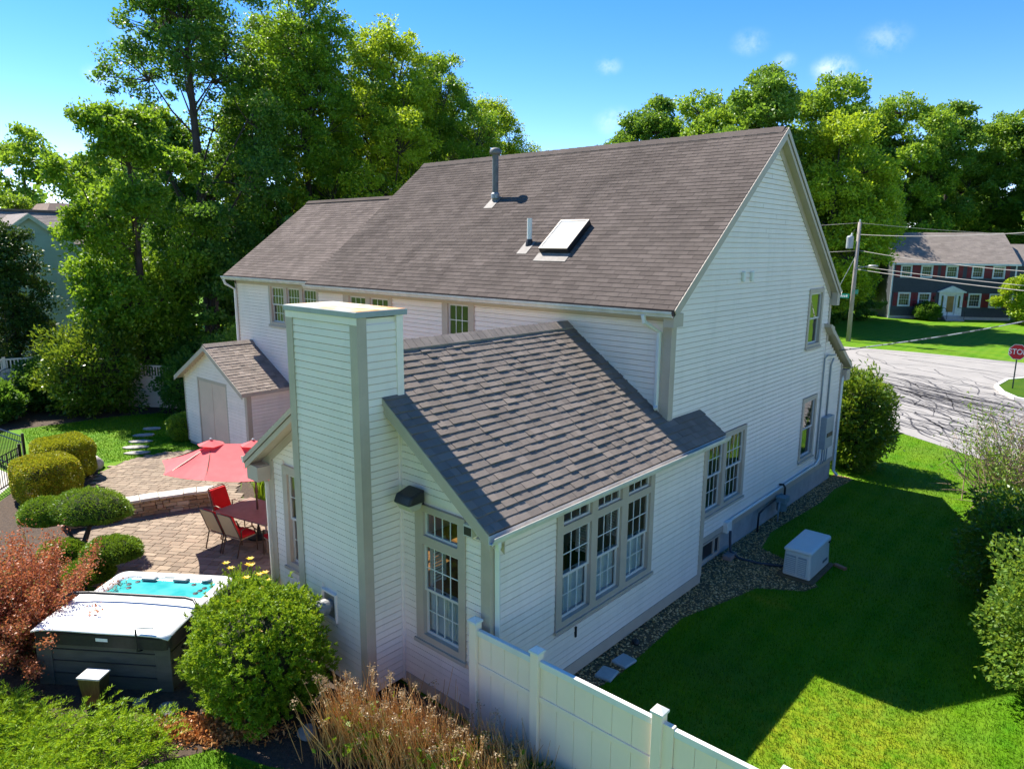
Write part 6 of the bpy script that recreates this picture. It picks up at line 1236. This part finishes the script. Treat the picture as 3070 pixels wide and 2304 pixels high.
# leggy bare shrub on the right
bs = thing('bare_shrub', 'half-bare twiggy shrub with sparse green leaves at the right edge', 'shrub', (-1.6, 23.2, 0)); rg = np.random.default_rng(75); k = MB(); tp2 = []
for i in range(330):
    b = np.array([-1.6 + rg.normal(0, .5), 23.2 + rg.normal(0, .6), 0]); d = nrm(np.array([[rg.normal(0, .55), rg.normal(0, .5), rg.uniform(.5, 1.2)]]))[0]; L_ = rg.uniform(1.2, 3.0); pts = [b + d * L_ * s + rg.normal(0, .05, 3) * s for s in (0, .35, .7, 1)]; k.tube(pts, [.016, .012, .008, .003], 4, cap=False)
    for j in range(4):
        s = rg.uniform(.35, .95); o = b + d * L_ * s; e = o + nrm(np.array([d + rg.normal(0, .6, 3)]))[0] * rg.uniform(.25, .7); k.tube([o, (o + e) / 2 + rg.normal(0, .03, 3), e], [.007, .005, .002], 3, cap=False); tp2.append(e)
k.build('twig', M['barkl'], bs); tp2 = np.array(tp2); P = np.repeat(tp2, 9, 0) + rg.normal(0, .09, (len(tp2) * 9, 3)); P = P[(P[:, 2] > .2) & (rg.random(len(P)) < .55 + .35 * np.sin(P[:, 0] * 3 + P[:, 2] * 2))]; foliage('foliage', bs, P, rg, .085, .045, LM['pale'])
# -- trees across the street
r1 = make_tree('broad_tree', 'rounded tree peeking over the middle of the main ridge', -41.6, 69.2, 22.6, 5.8, 3.5, 51, 560, 56000, .31, LM['oakd'], 'round', GRR, rc=.22, tr=.35, lobes=22)
r2 = make_tree('broad_tree', 'pale olive tree left of the gable apex', -34.7, 68.3, 21.8, 5.6, 3.5, 52, 560, 56000, .31, LM['oak'], 'broad', GRR, rc=.22, tr=.35, lobes=22)
r5 = make_tree('maple_tree', 'bright yellow-green maple right of the gable behind the utility pole', -21.6, 67.0, 17.8, 6.0, 3.0, 53, 640, 66000, .26, LM['lime'], 'broad', GRR, rc=.22, tr=.32, lobes=24)
again(r1, 'small tree left of the one peeking over the ridge', -47.5, 71, .86, 1.0, GRR); again(r1, 'tallest dark tree behind the gable apex', -27.6, 64.8, 1.02, 2.0, GRR); again(r2, 'tall tree right of the gable apex, second highest', -24.6, 72.0, 1.04, 3.0, GRR)
again(r1, 'dark tree behind the bright maple', -33, 111, 1.2, 4.0, GRR); again(r2, 'tall tree above the left end of the grey roof', -28.0, 113, 1.3, .5, GRR, 1.26); again(r1, 'tall dark tree above the middle of the grey roof', -23.5, 121, 1.3, 5.2, GRR, 1.22); again(r2, 'tall olive tree above the right end of the grey roof', -18.6, 127, 1.35, 2.4, GRR, 1.2); again(r1, 'tree at the right edge of the frame behind the grey house', -13.0, 126, 1.3, .3, GRR, 1.16)
again(r2, 'dark leafy tree at the left side of the grey house', -23.5, 84.5, .62, 1.6, GRR); again(tH, 'evergreen in the dark gap left of the grey house', -25.5, 78.5, 1.0, 1.1); again(tH, 'evergreen just behind the utility pole', -21.5, 76.5, .85, 3.1); again(r1, 'tree filling the wood behind the pole', -29.0, 74.0, .75, 5.5, GRR); again(tH, 'evergreen between house front and utility pole', -22.6, 70.5, .8, .4)
again(r2, 'tree low behind the main roof, left of the olive tree', -39.5, 78, .95, 4.1, GRR); again(r1, 'tree at far right behind the side wing', -6.5, 108, 1.1, 2.9, GRR)
# trees on this side of the street, beyond the right edge of the frame: they show in the window panes
GX = 'yard trees seen in the window reflections'
again(r5, 'yard tree right of the frame, mirrored in the gable windows', 30, 26, .8, 1.0, GX); again(r2, 'yard tree right of the frame, mirrored in the sunroom panes', 33, 12, .8, 2.0, GX); again(r5, 'yard tree near the road right of the frame', 28, 40, .8, 3.0, GX)
again(r2, 'added unseen tree behind the camera, left of centre', -17, -27, .9, .7, GX); again(r1, 'added unseen tree behind the camera, straight behind the drone', -8.5, -28, .9, 3.7, GX); again(r2, 'added unseen tree behind the camera, right of centre', 0.5, -27, .9, 5.0, GX); again(r1, 'added unseen tree behind the camera, far to the left', -26, -26, .85, 1.9, GX)  # unseen trees added to block sky light and darken the camera-side walls
# far woods closing the horizon
rg = np.random.default_rng(90); n = 46000; az = rg.uniform(R(70), R(178), n); dd = rg.uniform(135, 175, n); cxw = np.cos(az) * dd; cyw = np.sin(az) * dd; hh = 13 + 3.5 * np.sin(az * 23) + 2.5 * np.sin(az * 61 + 1) + 2 * np.sin(az * 131 + 2)
P = np.column_stack([cxw, cyw, hh * rg.random(n) ** .6]); tag(link('far_woods', npmesh('far_woods', *leafquads(P, rg, 1.5, 1.1), np.clip(.5 + .5 * np.sin(az * 90) * .6 + rg.normal(0, .2, n), 0, .99)), LM['oakd']), 'far-off wood closing the horizon', 'woods', kind='stuff')
# ================================================================== grass
rg = np.random.default_rng(91)
LAWN = [(-5.9, 6.6), (3, 6.6), (6, 12), (5, 22), (-4.47, 28.72), (-7.09, 30.47), (-9, 32), (-9, 23.2), (-6, 22.9), (-6.0, 20), (-6.2, 17.5), (-6.0, 15.8), (-5.0, 15.4), (-4.35, 14.7), (-4.49, 14.3), (-5.29, 13.75), (-5.5, 12.83), (-5.84, 11.62), (-5.72, 9.22), (-5.8, 8.6)]
BACK = [(-31.3, 7.2), (-31.0, 10.2), (-30.3, 12), (-25, 12), (-24.9, 10.8), (-23.8, 10.4), (-24.35, 9.6), (-24.25, 8.3), (-24.6, 7.6), (-26.6, 6.4)]
FRNT = [(-9.25, 3.0), (-9.0, 3.85), (-8.2, 4.1), (-7.0, 4.85), (-5.3, 5.75), (-5, 4), (-8, 1), (-9.6, 1.6)]
def grass(name, label, poly, dens, h, wd, falloff=None):
    A = np.array(poly); lo, hi = A.min(0), A.max(0); n = int((hi[0] - lo[0]) * (hi[1] - lo[1]) * dens); P = np.column_stack([rg.uniform(lo[0], hi[0], n), rg.uniform(lo[1], hi[1], n)]); P = P[inpoly(P, poly)]
    if falloff: P = P[rg.random(len(P)) < np.clip(falloff / np.hypot(P[:, 0], P[:, 1]), .12, 1)]
    n = len(P); az = rg.uniform(0, 6.28, n); ln = rg.uniform(.15, .9, n); hh = h * rg.uniform(.6, 1.25, n); d = np.column_stack([np.cos(az) * ln * hh, np.sin(az) * ln * hh, hh]); s = np.column_stack([-np.sin(az), np.cos(az), np.zeros(n)]) * (wd * .5 * rg.uniform(.7, 1.4, n))[:, None]
    b = np.column_stack([P, np.zeros(n)]); V = np.stack([b - s, b + s, b + d], 1).reshape(-1, 3)
    tag(link(name, npmesh(name, V, np.arange(3 * n).reshape(-1, 3), rg.random(n)), M['blade']), label, 'grass', kind='stuff')
grass('grass', 'mown lawn grass beside the house', LAWN, 1500, .05, .011, 11); grass('grass', 'mown grass of the back lawn', BACK, 500, .055, .018); grass('grass', 'rough grass in the foreground corner', FRNT, 2200, .06, .01)
